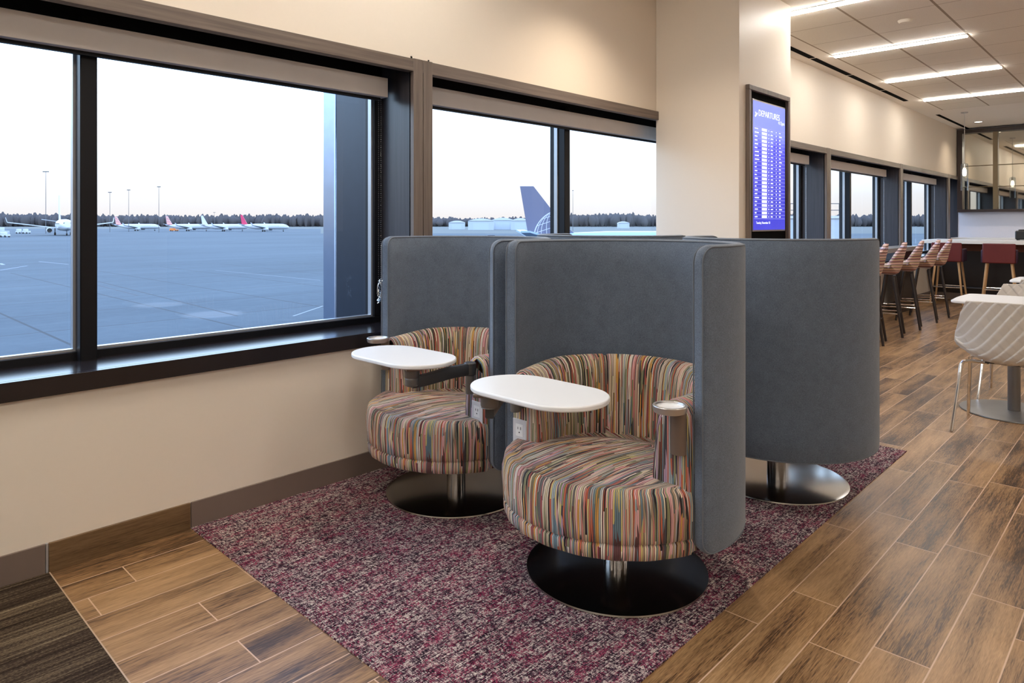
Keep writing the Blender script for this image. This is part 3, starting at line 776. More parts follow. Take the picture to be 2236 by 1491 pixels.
    for z in (-.020, -.16):
        P.append([(.050-.026*math.cos(a)+(0.0),   .027*math.sin(a)-mir*.002, z) for a in [(-PI/2+PI*i/14) for i in range(15)]])
    br = MB().grid(P); br.add(P[1], [tuple(range(15))]); br.add(P[0], [tuple(range(15))])
    obj('bracket', br, 'taupe_metal', ch)
    # ---- swivel tablet
    tx_, ty_, ta = tab; Lh, wh = .255, .148
    a = Lh-wh; pts = []
    for i in range(33): an = -PI/2+PI*i/32; pts.append((a+wh*math.cos(an), wh*math.sin(an)))
    for i in range(33): an = PI/2+PI*i/32; pts.append((-a+wh*math.cos(an), wh*math.sin(an)))
    tz = .706
    tb = obj('tablet', MB().prism(pts, 0, .017), 'white', t, bevel=.005, seg=3, loc=(tx_, ty_, tz), label='white oval tablet top'); tb.rotation_euler = (0, 0, ta)
    hx, hy = link_to
    hub = obj('tablet_hub', MB().lathe([(.022, .655 if mir > 0 else .625), (.027, .657 if mir > 0 else .630), (.028, .658 if mir > 0 else .648), (.0285, .655), (.0275, .658), (.030, .662), (.031, .692), (.036, .696), (.036, .705)], (hx, hy, 0), 28), 'grey_metal', t)
    dx, dy = tx_-hx, ty_-hy; ang = math.atan2(dy, dx)
    pm = MB().box(-.05, .17, -.032, .032, -.014, 0); pl_ = obj('mounting_plate', pm, 'taupe_metal', hub, bevel=.004); pl_.location = (hx, hy, .705); pl_.rotation_euler = (0, 0, ang)
    px_, py_ = xa-.035, mir*.330
    # curved flat swing arm
    n = 16; mid = ((hx+px_)/2-.0, (hy+py_)/2+mir*.02)
    pth = []
    for i in range(n+1):
        q = i/n; bx = (1-q)**2*px_+2*q*(1-q)*mid[0]+q*q*hx; by = (1-q)**2*py_+2*q*(1-q)*mid[1]+q*q*hy; pth.append((bx, by, .655-.016*smooth(.3, 1, q)))
    P = []
    for i, (bx, by, bz) in enumerate(pth):
        ax_, ay_ = pth[min(i+1, n)][0]-pth[max(i-1, 0)][0], pth[min(i+1, n)][1]-pth[max(i-1, 0)][1]; l = math.hypot(ax_, ay_); nx, ny = -ay_/l, ax_/l; w = .015; h = .024-.002*i/n
        P.append([(bx+nx*w*u, by+ny*w*u, bz+h*v) for u, v in ((1, .75), (.75, 1), (-.75, 1), (-1, .75), (-1, -.75), (-.75, -1), (.75, -1), (1, -.75))])
    mb = MB().grid(P, close_v=True); mb.add(P[0], [tuple(range(8))]); mb.add(P[-1], [tuple(range(8))])
    mb.lathe([(.022, .628), (.026, .632), (.026, .678), (.022, .682)], (px_, py_, 0), 24)
    obj('swing_arm', mb, 'gunmetal', t)
    obj('arm_post', MB().lathe([(.017, .55), (.019, .552), (.019, .628)], (px_, py_, 0), 24).box(px_-.012, xa+.004, py_-.016, py_+.016, .56, .60), 'grey_metal', t)
    return t
GR = 'lounge chairs on the magenta carpet'
cA = lounge_chair(1, (-.40, .028, PI/2), (-.487, .165), 'nearest lounge chair, striped seat with white tablet at left and tall grey screen', GR)
cA.location = (2.083, 1.469, 0)
cB = lounge_chair(-1, (-.420, -.176, math.radians(-86)), (-.470, -.310), 'lounge chair by the window wall, striped seat with its swing arm in view', GR)
cB.location = (2.166, 2.444, 0); cB.rotation_euler = (0, 0, math.radians(-3))
dup(cA, (3.350, 1.405, 0), PI+math.radians(-4), 'lounge chair seen from behind, curved dark grey back and steel disc base', GR)
dup(cB, (3.40, 2.43, 0), PI, 'farthest lounge chair, only the top rim of its grey screen showing', GR)

# ================================================================== DINING CHAIRS, STOOLS
def tri(x): x = x % 1.0; return 1-abs(2*x-1)
def bucket(profile, nu=40, nv=48, diamond=0.0, thick=.008):
    """profile: list of (x, z, halfwidth, side_dx, side_dz) from the seat's front lip to the top of the back"""
    n = len(profile); P = []
    def cat(k, t):
        i = min(int(t*(n-1)), n-2); f = t*(n-1)-i
        g = lambda j: profile[max(0, min(n-1, j))][k]
        p0, p1, p2, p3 = g(i-1), g(i), g(i+1), g(i+2)
        return .5*((2*p1)+(-p0+p2)*f+(2*p0-5*p1+4*p2-p3)*f*f+(-p0+3*p1-3*p2+p3)*f**3)
    for i in range(nv+1):
        t = i/nv; x, z, w, dx, dz = [cat(k, t) for k in range(5)]
        row = []
        for j in range(nu+1):
            u = -1+2*j/nu; au = abs(u)**2.4
            s_, q = t*2.6, u*w/.26*.95
            s_, q = t*.95, u*w
            fa = ((q+.62*s_)/.062) % 1.0
            fb = ((q-.62*s_)/.062) % 1.0
            h = diamond*(.7*(fa if fa < .90 else (1-fa)/.10*.90)+.25*(fb if fb < .85 else (1-fb)/.15*.85)) if diamond else 0
            row.append((x+dx*au-h*(1 if t > .5 else 0), u*w, z+dz*au-h*(1 if t <= .5 else 0)))
        P.append(row)
    mb = MB().grid(P); return mb
def shell_chair(label, group):
    t = thing('dining_chair', label, 'chair', (0, 0, 0), 0, group)
    prof = [(.235, .425, .19, 0, 0), (.20, .440, .225, 0, .01), (.10, .440, .245, 0, .04), (-.02, .432, .255, .0, .07), (-.12, .430, .262, .02, .095), (-.185, .450, .265, .06, .10), (-.215, .50, .268, .11, .06), (-.232, .57, .262, .12, .02), (-.248, .65, .242, .09, .0), (-.262, .73, .215, .05, -.002), (-.275, .803, .185, .02, -.004)]
    s = obj('seat_shell', bucket(prof, diamond=.011, nu=110, nv=150), 'shell', t, sharp=40)
    sm = s.modifiers.new('thick', 'SOLIDIFY'); sm.thickness = .010; sm.offset = 0
    for sx_, fx, tx2 in ((1, .245, .15), (-1, -.245, -.14)):
        for sy in (1, -1):
            obj('leg', MB().tube([(fx, sy*.262, .004), (tx2-.012*sx_, sy*.232, .395), (tx2-.02*sx_, sy*.222, .412), (tx2-.03*sx_, sy*.19, .420), (tx2-.03*sx_, sy*.10, .420)], .0105, 10), 'chrome', t)
    obj('under_frame', MB().tube([(.12, .10, .42), (-.11, .10, .42)], .009, 8).tube([(.12, -.10, .42), (-.11, -.10, .42)], .009, 8).box(-.13, .14, -.11, .11, .420, .432), 'gunmetal', t)
    return t
CG = 'white faceted shell chairs at the small tables'
k0 = shell_chair('white faceted shell chair with chrome legs, nearest at the right edge of the photo', CG); k0.location = (5.10, .700, 0)
dup(k0, (6.10, .735, 0), PI, 'white shell chair facing us across the nearer small white table', CG)
dup(k0, (7.22, .70, 0), 0, 'shell chair with its back to us at the farther small white table', CG)
def small_table(label):
    t = thing('cafe_table', label, 'table', (0, 0, 0), 0, 'small white cafe tables')
    h = .31; e = .016; r = .05; pts = []
    for cx_, cy_, a0 in ((h-r, h-r, 0), (-h+r, h-r, 90), (-h+r, -h+r, 180), (h-r, -h+r, 270)):
        for i in range(7):
            a = math.radians(a0+90*i/6); pts.append((cx_+r*math.cos(a), cy_+r*math.sin(a)))
    top = []
    n = len(pts)
    for i in range(n):
        a, b = pts[i], pts[(i+1) % n]; L_ = math.hypot(b[0]-a[0], b[1]-a[1]); K = 8 if L_ > .2 else 1
        for q in range(K):
            x, y = a[0]+(b[0]-a[0])*q/K, a[1]+(b[1]-a[1])*q/K
            bow = math.sin(PI*q/K)*.012; m_ = math.hypot(x, y); top.append((x*(1+bow/m_), y*(1+bow/m_)))
    obj('tabletop', MB().prism(top, .733, .750), 'white', t, bevel=.005)
    obj('column', MB().lathe([(.036, .012), (.036, .70), (.12, .715), (.12, .732)], n=32), 'grey_metal', t)
    obj('base', MB().lathe([(.300, 0), (.308, .003), (.306, .009), (.28, .012), (.04, .016)], n=64), 'grey_metal', t)
    return t
t1 = small_table('small white square table on a grey disc base, nearer one at the right edge'); t1.location = (5.63, .755, 0)
dup(t1, (7.80, .735, 0), 0, 'farther small white table, only a corner showing')

# striped counter stools facing the window ledge
def counter_stool(label, group):
    t = thing('counter_stool', label, 'stool', (0, 0, 0), 0, group)
    prof = [(.23, .675, .17, 0, 0), (.20, .695, .20, 0, .01), (.10, .692, .22, 0, .05), (-.02, .685, .23, 0, .085), (-.12, .682, .235, .02, .11), (-.175, .70, .235, .06, .10), (-.205, .76, .23, .11, .04), (-.225, .84, .215, .10, .0), (-.24, .91, .195, .07, 0), (-.255, .98, .17, .04, -.01), (-.262, 1.045, .115, .015, -.02)]
    s = obj('seat_shell', bucket(prof, nu=28, nv=36), 'stool_stripe', t)
    sm = s.modifiers.new('thick', 'SOLIDIFY'); sm.thickness = .035; sm.offset = -1
    for sx_ in (1, -1):
        for sy in (1, -1):
            obj('leg', MB().tube([(sx_*.225, sy*.180, .006), (sx_*.13, sy*.12, .665)], .013, 10, r2=.017), 'walnut_leg', t)
    fr = .190; fy_ = .155; ring = [(fr, fy_, .26), (fr, -fy_, .26), (-fr, -fy_, .26), (-fr, fy_, .26), (fr, fy_, .26)]
    fm = MB()
    for a, b in zip(ring, ring[1:]): fm.tube([a, b], .007, 8)
    obj('footrest', fm, 'chrome', t)
    return t
SG = 'striped counter stools along the window ledge'
xs = [7.80, 8.50, 9.23, 10.03, 10.68]
ls = ['striped counter stool half hidden by the grey lounge chair back', 'striped counter stool, second from the lounge chairs', 'striped counter stool in the middle of the five', 'striped counter stool, fourth from the lounge chairs', 'striped counter stool nearest the bar']
st0 = counter_stool(ls[0], SG)
st0.location = (xs[0], 2.37, 0); st0.rotation_euler = (0, 0, PI/2+.2)
for x, l in zip(xs[1:], ls[1:]): dup(st0, (x, 2.37, 0), PI/2+.2, l, SG)
# window ledge
t = thing('counter_ledge', 'long grey counter ledge under the far windows', 'counter', (9.3, 2.70, 0))
obj('worktop', MB().box(-3.4, 2.1, -.06, .215, .865, .925), 'ledge', t, bevel=.004)
for a, b in ((-2.6, -1.9), (-.35, .45), (1.35, 2.05)): obj('support_panel', MB().box(a, b, .02, .08, 0, .865), 'dark_panel', t)

# red bar stools
def bar_stool(label, group):
    t = thing('bar_stool', label, 'stool', (0, 0, 0), 0, group)     # faces +X
    P = []
    for z, o in ((.665, -.012), (.68, 0), (.90, .012), (.945, .010), (.955, 0)):
        P.append([(-.20-o+.0*y, y, z) for y in [(-.205-o)+(.41+2*o)*i/8 for i in range(9)]])
    b = MB().box(-.225, -.185, -.20, .20, .665, .955)
    obj('backrest', b, 'red', t, bevel=.015, seg=3)
    for sy in (1, -1):
        obj('armrest', MB().box(-.184, .15, sy*.20-.02, sy*.20+.02, .665, .86), 'purple', t, bevel=.012, label='dark purple side')
    obj('seat', MB().box(-.184, .20, -.179, .179, .66, .745), 'purple', t, bevel=.015, label='dark purple cushion')
    for sx_ in (1, -1):
        for sy in (1, -1):
            obj('leg', MB().tube([(sx_*.225-.01, sy*.215, .004), (sx_*.15-.01, sy*.15, .665)], .011, 12, r2=.017), 'oak', t)
    obj('footrest', MB().tube([(.19, .18, .27), (.19, -.18, .27)], .008, 8).tube([(-.20, .18, .27), (-.20, -.18, .27)], .008, 8), 'chrome', t)
    return t
BG = 'red bar stools with pale wooden legs'
b0 = bar_stool('red bar stool partly behind the striped stools', BG); b0.location = (12.45, 2.50, 0); b0.rotation_euler = (0, 0, .05)
dup(b0, (12.42, 1.84, 0), .10, 'red bar stool standing clear with pale wooden legs in view', BG)
dup(b0, (12.45, 1.15, 0), 0, 'red bar stool beyond the right edge of the photo', BG)

# bar
t = thing('bar_counter', 'bar with pale stone top and dark panelled front at the far end', 'bar', (13.1, 1.0, 0))
obj('worktop', MB().box(-.42, .62, -2.6, 1.925, .93, .985), 'stone', t, bevel=.004)
obj('front_panel', MB().box(.20, .60, -2.6, 1.925, .10, .93), 'dark_panel', t)
obj('apron', MB().box(.185, .2, -2.6, 1.925, .80, .93), 'copper_wood', t)
obj('plinth', MB().box(.19, .60, -2.6, 1.925, 0, .10), 'rubber_base', t)
obj('foot_rail', MB().tube([(.12, -2.6, .20), (.12, 1.90, .20)], .018, 10), 'gunmetal', t)
t = thing('back_counter', 'pale counter along the far wall below the mirror', 'counter', (15.05, .8, 0))
obj('worktop', MB().box(-.33, .345, -2.4, 2.125, .94, .985), 'stone', t, bevel=.003)
obj('cabinet_body', MB().box(-.28, .345, -2.4, 2.125, 0, .94), 'dark_panel', t)
t = thing('espresso_grinder', 'small black appliance standing on the pale bar top at the right edge', 'appliance', (13.45, 1.66, .985))
obj('housing', MB().box(-.10, .10, -.14, .12, .01, .15), 'black', t, bevel=.02, seg=3)
obj('lid', MB().box(-.07, .07, -.10, .08, .15, .17), 'gunmetal', t, bevel=.006)
obj('foot', MB().box(-.09, -.07, -.12, -.10, 0, .01), 'black', t); obj('foot', MB().box(-.09, -.07, .08, .10, 0, .01), 'black', t)
obj('foot', MB().box(.07, .09, -.12, -.10, 0, .01), 'black', t); obj('foot', MB().box(.07, .09, .08, .10, 0, .01), 'black', t)

# mirror on the far wall
MY0, MY1, MZ0, MZ1 = -1.6, 2.93, 1.46, 3.015
t = thing('wall_mirror', 'large dark framed mirror in panels above the bar', 'mirror', (XB, (MY0+MY1)/2, MZ0))
h = (MY1-MY0)/2; hz = MZ1-MZ0
fm = MB(); w = .085
fm.box(-.14, 0, -h, h, 0, .05); fm.box(-.14, 0, -h, h, hz-.07, hz); fm.box(-.14, 0, h-w, h, .05, hz-.07); fm.box(-.14, 0, -h, -h+w, .05, hz-.07)
obj('frame', fm, 'dark_frame', t, bevel=.003)
obj('mirror_glass', MB().box(-.030, -.02, -h+w, h-w, .05, hz-.07), 'mirror', t)
obj('backing', MB().box(-.0199, -.001, -h+w, h-w, .05, hz-.07), 'black', t)
yc = (MY0+MY1)/2
for y in (2.335, .95, -.45): obj('divider', MB().box(-.09, -.0301, y-.038-yc, y+.038-yc, .05, hz-.07), 'olive', t, bevel=.002)
for z in (1.93, 2.33): obj('rail', MB().box(-.075, -.055, -h+w, h-w, z-MZ0-.005, z-MZ0+.005), 'olive', t)

# pendants
def pendant(label):
    t = thing('pendant_lamp', label, 'pendant lamp', (0, 0, CH), 0, 'glass pendants over the bar')
    obj('canopy', MB().lathe([(.045, -.012), (.05, -.008), (.05, 0)], n=24), 'silver', t)
    obj('cord', MB().tube([(0, 0, -.81), (0, 0, -.01)], .004, 8), 'silver', t)
    obj('socket', MB().lathe([(.012, -.90), (.022, -.89), (.022, -.84), (.006, -.81)], n=20), 'silver', t)
    obj('bulb', MB().lathe([(.003, -1.03), (.022, -1.02), (.030, -.98), (.026, -.93), (.014, -.90)], n=20), 'lampglow', t)
    obj('glass_shade', MB().lathe([(.012, -.825), (.045, -.83), (.052, -.85), (.052, -1.26)], n=32, cap=False), 'glass2', t)
    return t
p0 = pendant('clear glass cylinder pendant lamp hanging in front of the mirror'); p0.location = (13.04, 2.40, CH)
dup(p0, (13.04, 1.10, CH), 0, 'clear glass pendant lamp beyond the right edge of the photo')

# ================================================================== OUTSIDE
GZ = -4.2
def wp(px, d, z=0.0):
    l = (px-1118)/1500.0*d; v = FWD*d+RGT*l; return Vector((v.x, v.y, z))
# finish the tarmac: pale worn patches and painted lines, placed on the ground
m, c, s, p = M.pop('_tarmac')
def gpos(px, py):
    d = 1500*(CAM_H-GZ)/(py-485.0); return wp(px, d)
def patch(c, cx, cy, r, amt):
    dx_, dy_ = m.math('SUBTRACT', s[0], cx), m.math('SUBTRACT', s[1], cy)
    d2 = m.math('SQRT', m.math('ADD', m.math('MULTIPLY', dx_, dx_), m.math('MULTIPLY', dy_, dy_)))
    f = m.math('MULTIPLY', m.math('SUBTRACT', r, d2), 1.6, None, True)
    return m.mix(m.math('MULTIPLY', f, amt), c, (.20, .20, .20))
for (px, py, r, a) in ((347, 665, 1.75, .26), (466, 686, 1.9, .32)):
    g = gpos(px, py); c = patch(c, g.x, g.y, r, a)
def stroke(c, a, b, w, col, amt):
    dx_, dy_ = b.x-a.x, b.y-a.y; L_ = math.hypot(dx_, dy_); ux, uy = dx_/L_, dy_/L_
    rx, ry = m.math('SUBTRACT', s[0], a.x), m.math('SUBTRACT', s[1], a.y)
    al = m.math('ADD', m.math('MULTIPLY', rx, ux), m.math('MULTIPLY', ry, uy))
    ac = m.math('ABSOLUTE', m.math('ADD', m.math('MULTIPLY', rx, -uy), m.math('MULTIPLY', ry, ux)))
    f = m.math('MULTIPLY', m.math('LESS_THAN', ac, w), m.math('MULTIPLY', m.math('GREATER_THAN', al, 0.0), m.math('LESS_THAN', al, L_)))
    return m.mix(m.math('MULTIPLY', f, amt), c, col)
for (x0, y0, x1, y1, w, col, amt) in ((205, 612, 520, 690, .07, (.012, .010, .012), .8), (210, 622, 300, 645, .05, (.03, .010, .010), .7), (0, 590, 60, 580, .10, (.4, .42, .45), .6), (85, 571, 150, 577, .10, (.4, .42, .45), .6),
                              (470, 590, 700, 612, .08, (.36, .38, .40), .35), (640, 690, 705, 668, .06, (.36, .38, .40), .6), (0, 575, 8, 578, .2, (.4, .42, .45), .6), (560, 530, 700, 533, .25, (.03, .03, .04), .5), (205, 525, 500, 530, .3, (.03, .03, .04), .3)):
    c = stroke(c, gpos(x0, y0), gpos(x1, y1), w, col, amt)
m.col(c).pr(.75, 0, .3); M['tarmac'] = m.m
struct('apron_ground', MB().box(-700, 1600, FY+.31, 1700, GZ-.5, GZ), 'tarmac')
struct('airfield_grass', MB().add([tuple(wp(px, d, GZ+.02)) for px, d in ((-600, 560), (700, 560), (700, 1500), (-600, 1500))], [(0, 1, 2, 3)]).add([tuple(wp(px, d, GZ+.02)) for px, d in ((700, 330), (2500, 330), (2500, 1500), (700, 1500))], [(0, 1, 2, 3)]), 'grass')
# tree belt
rr = random.Random(11); mb = MB()
def crown(mb, c, rx, rz):
    n = 7; prof = [(.15, -1), (.8, -.55), (1.0, 0), (.75, .55), (.25, .95)]
    vs = []; fs = []
    for r, z in prof:
        for i in range(n):
            a = 2*PI*i/n; k = rr.uniform(.75, 1.2); vs.append((c[0]+rx*r*k*math.cos(a), c[1]+rx*r*k*math.sin(a), c[2]+rz*z*rr.uniform(.85, 1.15)))
    for j in range(len(prof)-1):
        for i in range(n): a, b = j*n+i, j*n+(i+1) % n; fs.append((a, b, b+n, a+n))
    fs.append(tuple((len(prof)-1)*n+i for i in range(n)))
    mb.add(vs, fs)
px = -500
while px < 2300:
    d = rr.uniform(820, 900); hgt = rr.uniform(11, 14.5)+(1.5 if px < 160 or 1230 < px < 1400 else 0)
    if 930 < px < 1150: hgt -= 3
    q = wp(px, d); crown(mb, (q.x, q.y, GZ+hgt*.5), rr.uniform(2.5, 5.5), hgt*.58*rr.uniform(.8, 1.08)); px += rr.uniform(1.6, 3.6)
o = obj('treeline', mb, 'trees', sharp=80); tag(o, 'dark belt of trees along the far edge of the airfield', 'trees'); o['kind'] = 'stuff'
# distant embankment behind the trees
struct('horizon_ridge', MB().add([tuple(wp(px, 980, z)) for px, z in ((-700, GZ), (2500, GZ), (2500, GZ+9), (-700, GZ+9))]+[tuple(wp(px, 1010, z)) for px, z in ((-700, GZ), (2500, GZ), (2500, GZ+9), (-700, GZ+9))], [(0, 1, 2, 3), (3, 2, 6, 7), (4, 5, 6, 7)]), 'trees')

def airliner(label, L, finmat, body='ac_white', fingrid=False, bigspan=False):
    """local: nose towards +X, origin on the ground under the fuselage middle"""
    t = thing('airliner', label, 'airplane', (0, 0, 0), 0, 'airliners parked on the apron')
    r = L*(.050 if fingrid else .057 if not bigspan else .064); zc = L*(.092 if fingrid else .105 if not bigspan else .112)
    st = [(-.5, .06, .55), (-.46, .22, .45), (-.38, .52, .28), (-.28, .82, .10), (-.18, 1, 0), (.30, 1, 0), (.38, .95, -.02), (.44, .76, -.12), (.48, .45, -.26), (.497, .16, -.36), (.5, .03, -.40)]
    n = 20; P = []
    for x, k, dz in st:
        P.append([(x*L, r*k*math.cos(2*PI*i/n), zc+r*dz+r*k*math.sin(2*PI*i/n)) for i in range(n)])
    mb = MB().grid(P, close_v=True); obj('fuselage', mb, body, t, sharp=60)
    win = MB()
    for sy in (1, -1):
        for i in range(22): x = -.26*L+i*.58*L/22; win.box(x, x+.008*L, sy*r*.985-.02, sy*r*.985+.02, zc+r*.16, zc+r*.30)
    obj('cabin_windows', win, 'ac_grey' if fingrid else 'railing', t)
    obj('cockpit_windows', MB().box(.425*L, .452*L, -r*.55, r*.55, zc+r*.22, zc+r*.42), 'black', t)
    sp = L*(.50 if bigspan else .44)
    for sy in (1, -1):
        zr = zc-r*.55; zt_ = zc+r*.15
        def slab(pts, th): return MB().add([(x, y, z-th) for x, y, z in pts]+[(x, y, z+th) for x, y, z in pts], [(3, 2, 1, 0), (4, 5, 6, 7), (0, 1, 5, 4), (1, 2, 6, 5), (2, 3, 7, 6), (3, 0, 4, 7)])
        wg = obj('wing', slab([(.11*L, sy*r*.6, zr), (-.06*L, sy*r*.6, zr), (-.13*L, sy*sp, zt_+.02*L), (-.09*L, sy*sp, zt_+.02*L)], .005*L), body, t)
        if not fingrid: obj('winglet', MB().add([(-.09*L, sy*sp, zt_+.02*L), (-.13*L, sy*sp, zt_+.02*L), (-.155*L, sy*(sp+.015*L), zt_+.075*L), (-.135*L, sy*(sp+.015*L), zt_+.075*L)]+[(-.09*L, sy*(sp+.004*L), zt_+.02*L), (-.13*L, sy*(sp+.004*L), zt_+.02*L), (-.155*L, sy*(sp+.018*L), zt_+.075*L), (-.135*L, sy*(sp+.018*L), zt_+.075*L)], [(0, 1, 2, 3), (7, 6, 5, 4), (0, 4, 5, 1), (1, 5, 6, 2), (2, 6, 7, 3), (3, 7, 4, 0)]), body, wg)
        obj('tail_plane', slab([(-.39*L, sy*r*.2, zc+r*.6), (-.455*L, sy*r*.2, zc+r*.6), (-.49*L, sy*.17*L, zc+r*1.0), (-.46*L, sy*.17*L, zc+r*1.0)], .003*L), body, t)
        ey = sy*L*.135; er = L*.030
        en = obj('engine', MB().lathe([(er*.55, -.055*L), (er*.9, -.02*L), (er, .03*L), (er*.92, .058*L), (er*.80, .060*L), (er*.78, .035*L)], (.06*L, ey, zr-er*.75), 20, False, 'x'), body, t)
        obj('intake', MB().lathe([(.001, .048*L), (er*.78, .0481*L)], (.06*L, ey, zr-er*.75), 20, False, 'x'), 'black', en)
        obj('landing_gear', MB().tube([(-.02*L, sy*.075*L, zr), (-.02*L, sy*.075*L, .02*L)], .004*L, 8).lathe([(.015*L, -.008*L), (.015*L, .008*L)], (-.02*L, sy*.075*L, .0155*L), 16, True, 'y'), 'tyre', t)
    obj('nose_gear', MB().tube([(.38*L, 0, zc-r*.8), (.38*L, 0, .015*L)], .003*L, 8).lathe([(.011*L, -.007*L), (.011*L, .007*L)], (.38*L, 0, .0115*L), 16, True, 'y'), 'tyre', t)
    ft = zc+r*.75; hf = (9.72 if fingrid else L*.30)-(ft if fingrid else 0)
    hf = 5.25 if fingrid else L*(.20 if not bigspan else .30)
    pts = [(-.285*L, ft-.1*r), (-.338*L, ft+.22*hf), (-.438*L, ft+hf), (-.484*L, ft+hf), (-.455*L, ft-.1*r), (-.44*L, ft-.5*r)] if fingrid else [(-.33*L, ft-.2*r), (-.36*L, ft+.12*hf), (-.455*L, ft+hf), (-.492*L, ft+hf), (-.462*L, ft-.1*r), (-.45*L, ft-.5*r)]
    wf = .006*L; nn = len(pts)
    mb = MB().add([(x, -wf, z) for x, z in pts]+[(x, wf, z) for x, z in pts], [tuple(range(nn)), tuple(range(2*nn-1, nn-1, -1))]+[(i, (i+1) % nn, nn+(i+1) % nn, nn+i) for i in range(nn)])
    fin = obj('tail_fin', mb, finmat, t)
    if fingrid:
        # pale globe grid of curved lines on the fin
        def inside(x, z):
            c_ = False; j = nn-1
            for i in range(nn):
                xi, zi = pts[i]; xj, zj = pts[j]
                if (zi > z) != (zj > z) and x < (xj-xi)*(z-zi)/(zj-zi)+xi: c_ = not c_
                j = i
            return c_
        gx, gz, R_ = -.335*L, ft-.55, 3.3
        tilt = math.radians(18); lines = []
        for lam in range(-75, 90, 15): lines.append([(math.sin(math.radians(lam))*math.cos(math.radians(b)), math.sin(math.radians(b))) for b in range(-90, 91, 6)])
        for b in range(-60, 75, 15): lines.append([(math.sin(math.radians(l))*math.cos(math.radians(b)), math.sin(math.radians(b))) for l in range(-90, 91, 6)])
        lines.append([(math.cos(math.radians(a)), math.sin(math.radians(a))) for a in range(0, 361, 6)])
        g = MB()
        for ln in lines:
            run = []
            for (a, b) in ln+[(99, 99)]:
                x = gx+R_*(a*math.cos(tilt)-b*math.sin(tilt)); z = gz+R_*(a*math.sin(tilt)+b*math.cos(tilt))
                if a < 9 and inside(x, z): run.append((x, z))
                else:
                    if len(run) > 1:
                        for sy in (-1, 1): g.tube([(q[0], sy*(wf+.005), q[1]) for q in run], .030, 4)
                    run = []
        if g.v: obj('globe_emblem', g, 'ac_pale', fin)
    return t
def place(t, px, d, head):     # head: angle of the nose relative to the picture's right-hand direction, + = away from us
    v = wp(px, d, GZ); t.location = v
    dirv = RGT*math.cos(head)+FWD*math.sin(head); t.rotation_euler = (0, 0, math.atan2(dirv.y, dirv.x))
a1 = airliner('white twin-engine airliner facing the building, left of the window post', 38, 'ac_pale', bigspan=True); place(a1, 138, 292, math.radians(-52))
a2 = airliner('small white jet with red striped tail, leftmost of the row of four', 27, 'tail_stripes'); place(a2, 300, 430, math.radians(8))
a3 = dup(a2, (0, 0, 0), 0, 'small white jet with red striped tail, second in the row'); place(a3, 412, 420, math.radians(8))
a4 = airliner('white jet with pale grey tail, third in the row of four', 27, 'ac_pale'); place(a4, 490, 410, math.radians(8))
a5 = airliner('white jet with pink tail, rightmost in the row of four', 28, 'ac_pink'); place(a5, 578, 400, math.radians(4))
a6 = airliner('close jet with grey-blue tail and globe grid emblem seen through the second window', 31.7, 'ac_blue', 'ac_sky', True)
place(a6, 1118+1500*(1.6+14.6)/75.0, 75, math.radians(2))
# light masts
def mast(px, d, top_py, label, n=3):
    t = thing('light_mast', label, 'light mast', tuple(wp(px, d, GZ)), 0, 'apron light masts')
    H = (485-top_py)/1500.0*d+CAM_H-GZ
    obj('pole', MB().tube([(0, 0, 0), (0, 0, H)], .16, 8, r2=.09), 'mast', t)
    a = math.atan2(RGT.y, RGT.x)
    for i in range(n):
        o_ = (i-(n-1)/2)*1.0
        lh = obj('lamp_head', MB().box(o_-.38, o_+.38, -.25, .25, H-.15, H+.25), 'mast', t); lh.rotation_euler = (0, 0, a)
    return t
mast(100, 330, 375, 'tall light mast left of the window post, above the nearest white airliner')
mast(240, 380, 420, 'light mast just right of the window post', 2)
mast(281, 390, 415, 'light mast above the first striped-tail jet', 2)
mast(347, 370, 408, 'light mast right of the first striped-tail jet', 2)
mast(1251, 420, 416, 'faint light mast seen right of the second window post', 1)
mast(468, 600, 464, 'very small light mast behind the second jet', 2)
# ground vehicles
def vehicle(px, d, label, w=2.2, h=2.0, mat='ac_white', L_=4.5):
    t = thing('ground_vehicle', label, 'vehicle', tuple(wp(px, d, GZ)), math.atan2(RGT.y, RGT.x), 'service vehicles on the apron')
    obj('body', MB().box(-L_/2, L_/2, -w/2, w/2, .35, h*.55), mat, t, bevel=.1)
    obj('cab', MB().box(-L_/2+.3, L_*.1, -w/2+.1, w/2-.1, h*.55, h), mat, t, bevel=.15)
    for sx_ in (-1, 1):
        for sy in (-1, 1): obj('wheel', MB().lathe([(.35, -.12), (.35, .12)], (sx_*L_*.3, sy*w*.45, .35), 14, True, 'y'), 'tyre', t)
vehicle(4, 290, 'white service truck at the left edge of the window', h=3.2, L_=5)
vehicle(11, 250, 'small white cart at the left edge, nearer than the truck', h=1.8, L_=2.5)
vehicle(43, 330, 'small white vehicle under the left wing of the nearest airliner, left of a pair', h=2.2, L_=2.6)
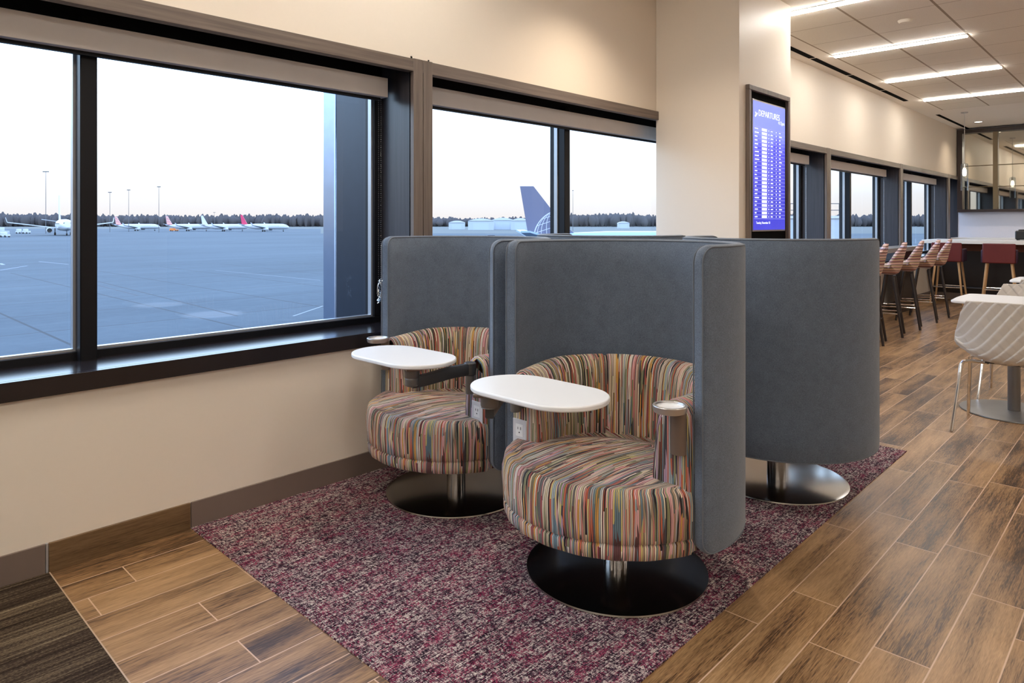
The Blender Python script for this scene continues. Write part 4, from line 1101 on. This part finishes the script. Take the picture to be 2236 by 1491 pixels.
vehicle(58, 330, 'small white vehicle under the left wing of the nearest airliner, right of a pair', h=2.2, L_=2.6)
vehicle(380, 420, 'small orange vehicle in front of the second striped-tail jet', h=1.8, L_=5, mat='orange')
vehicle(1078, 200, 'dark tug parked before the pale hangars', h=1.8, L_=4, mat='railing')
# hangars seen through the second window
def hangar(px, d, w, h, label, curved=False):
    t = thing('hangar', label, 'building', tuple(wp(px, d, GZ)), math.atan2(RGT.y, RGT.x), 'hangars across the airfield')
    obj('wall', MB().box(-w/2, w/2, 0, w*.5, 0, h*.8), 'hangar', t)
    P = [[(-w/2+w*i/12, y, h*.8+h*.22*math.sin(PI*i/12)) for i in range(13)] for y in (-.5, w*.5+.5)]
    rf = MB().grid(P); rf.add(P[0], [tuple(range(13))]); rf.add(P[1], [tuple(range(13))]); obj('roof', rf, 'roofm', t)
    obj('door', MB().box(-w*.3, w*.3, -.1, 0, 0, h*.6), 'ac_grey', t)
hangar(1050, 480, 18, 8.0, 'pale blue hangar left of the tug, beyond the second window')
hangar(1098, 500, 17, 8.6, 'white hangar with curved roof in the middle of the group')
hangar(1136, 480, 13, 8.2, 'white hangar just left of the grey-blue tail')
hangar(997, 520, 12, 6.5, 'small white building at the left of the second window')
hangar(1362, 600, 10, 6.0, 'small pale building among the trees right of the second window post')
# boarding bridge seen through the far windows
q = wp(1785, 42, GZ)
t = thing('boarding_bridge', 'pale boarding bridge with railing outside the far windows', 'boarding bridge', tuple(q), math.atan2(RGT.y, RGT.x))
obj('cabin', MB().box(-1.7, 1.45, 0, 3.0, 2.3, 5.7), 'hangar', t); obj('roof', MB().box(-1.75, 1.5, -.1, 3.1, 5.7, 5.86), 'roofm', t)
for x in (-1.4, 1.1): obj('leg', MB().box(x-.15, x+.15, 1.2, 1.5, 0, 2.3), 'mast', t)
rl = MB()
for i in range(6): rl.box(-1.7+.6*i, -1.66+.6*i, -.05, -.01, 5.86, 6.62)
for z in (6.2, 6.6): rl.box(-1.7, 1.4, -.06, 0, z-.02, z+.02)
obj('railing', rl, 'railing', t)
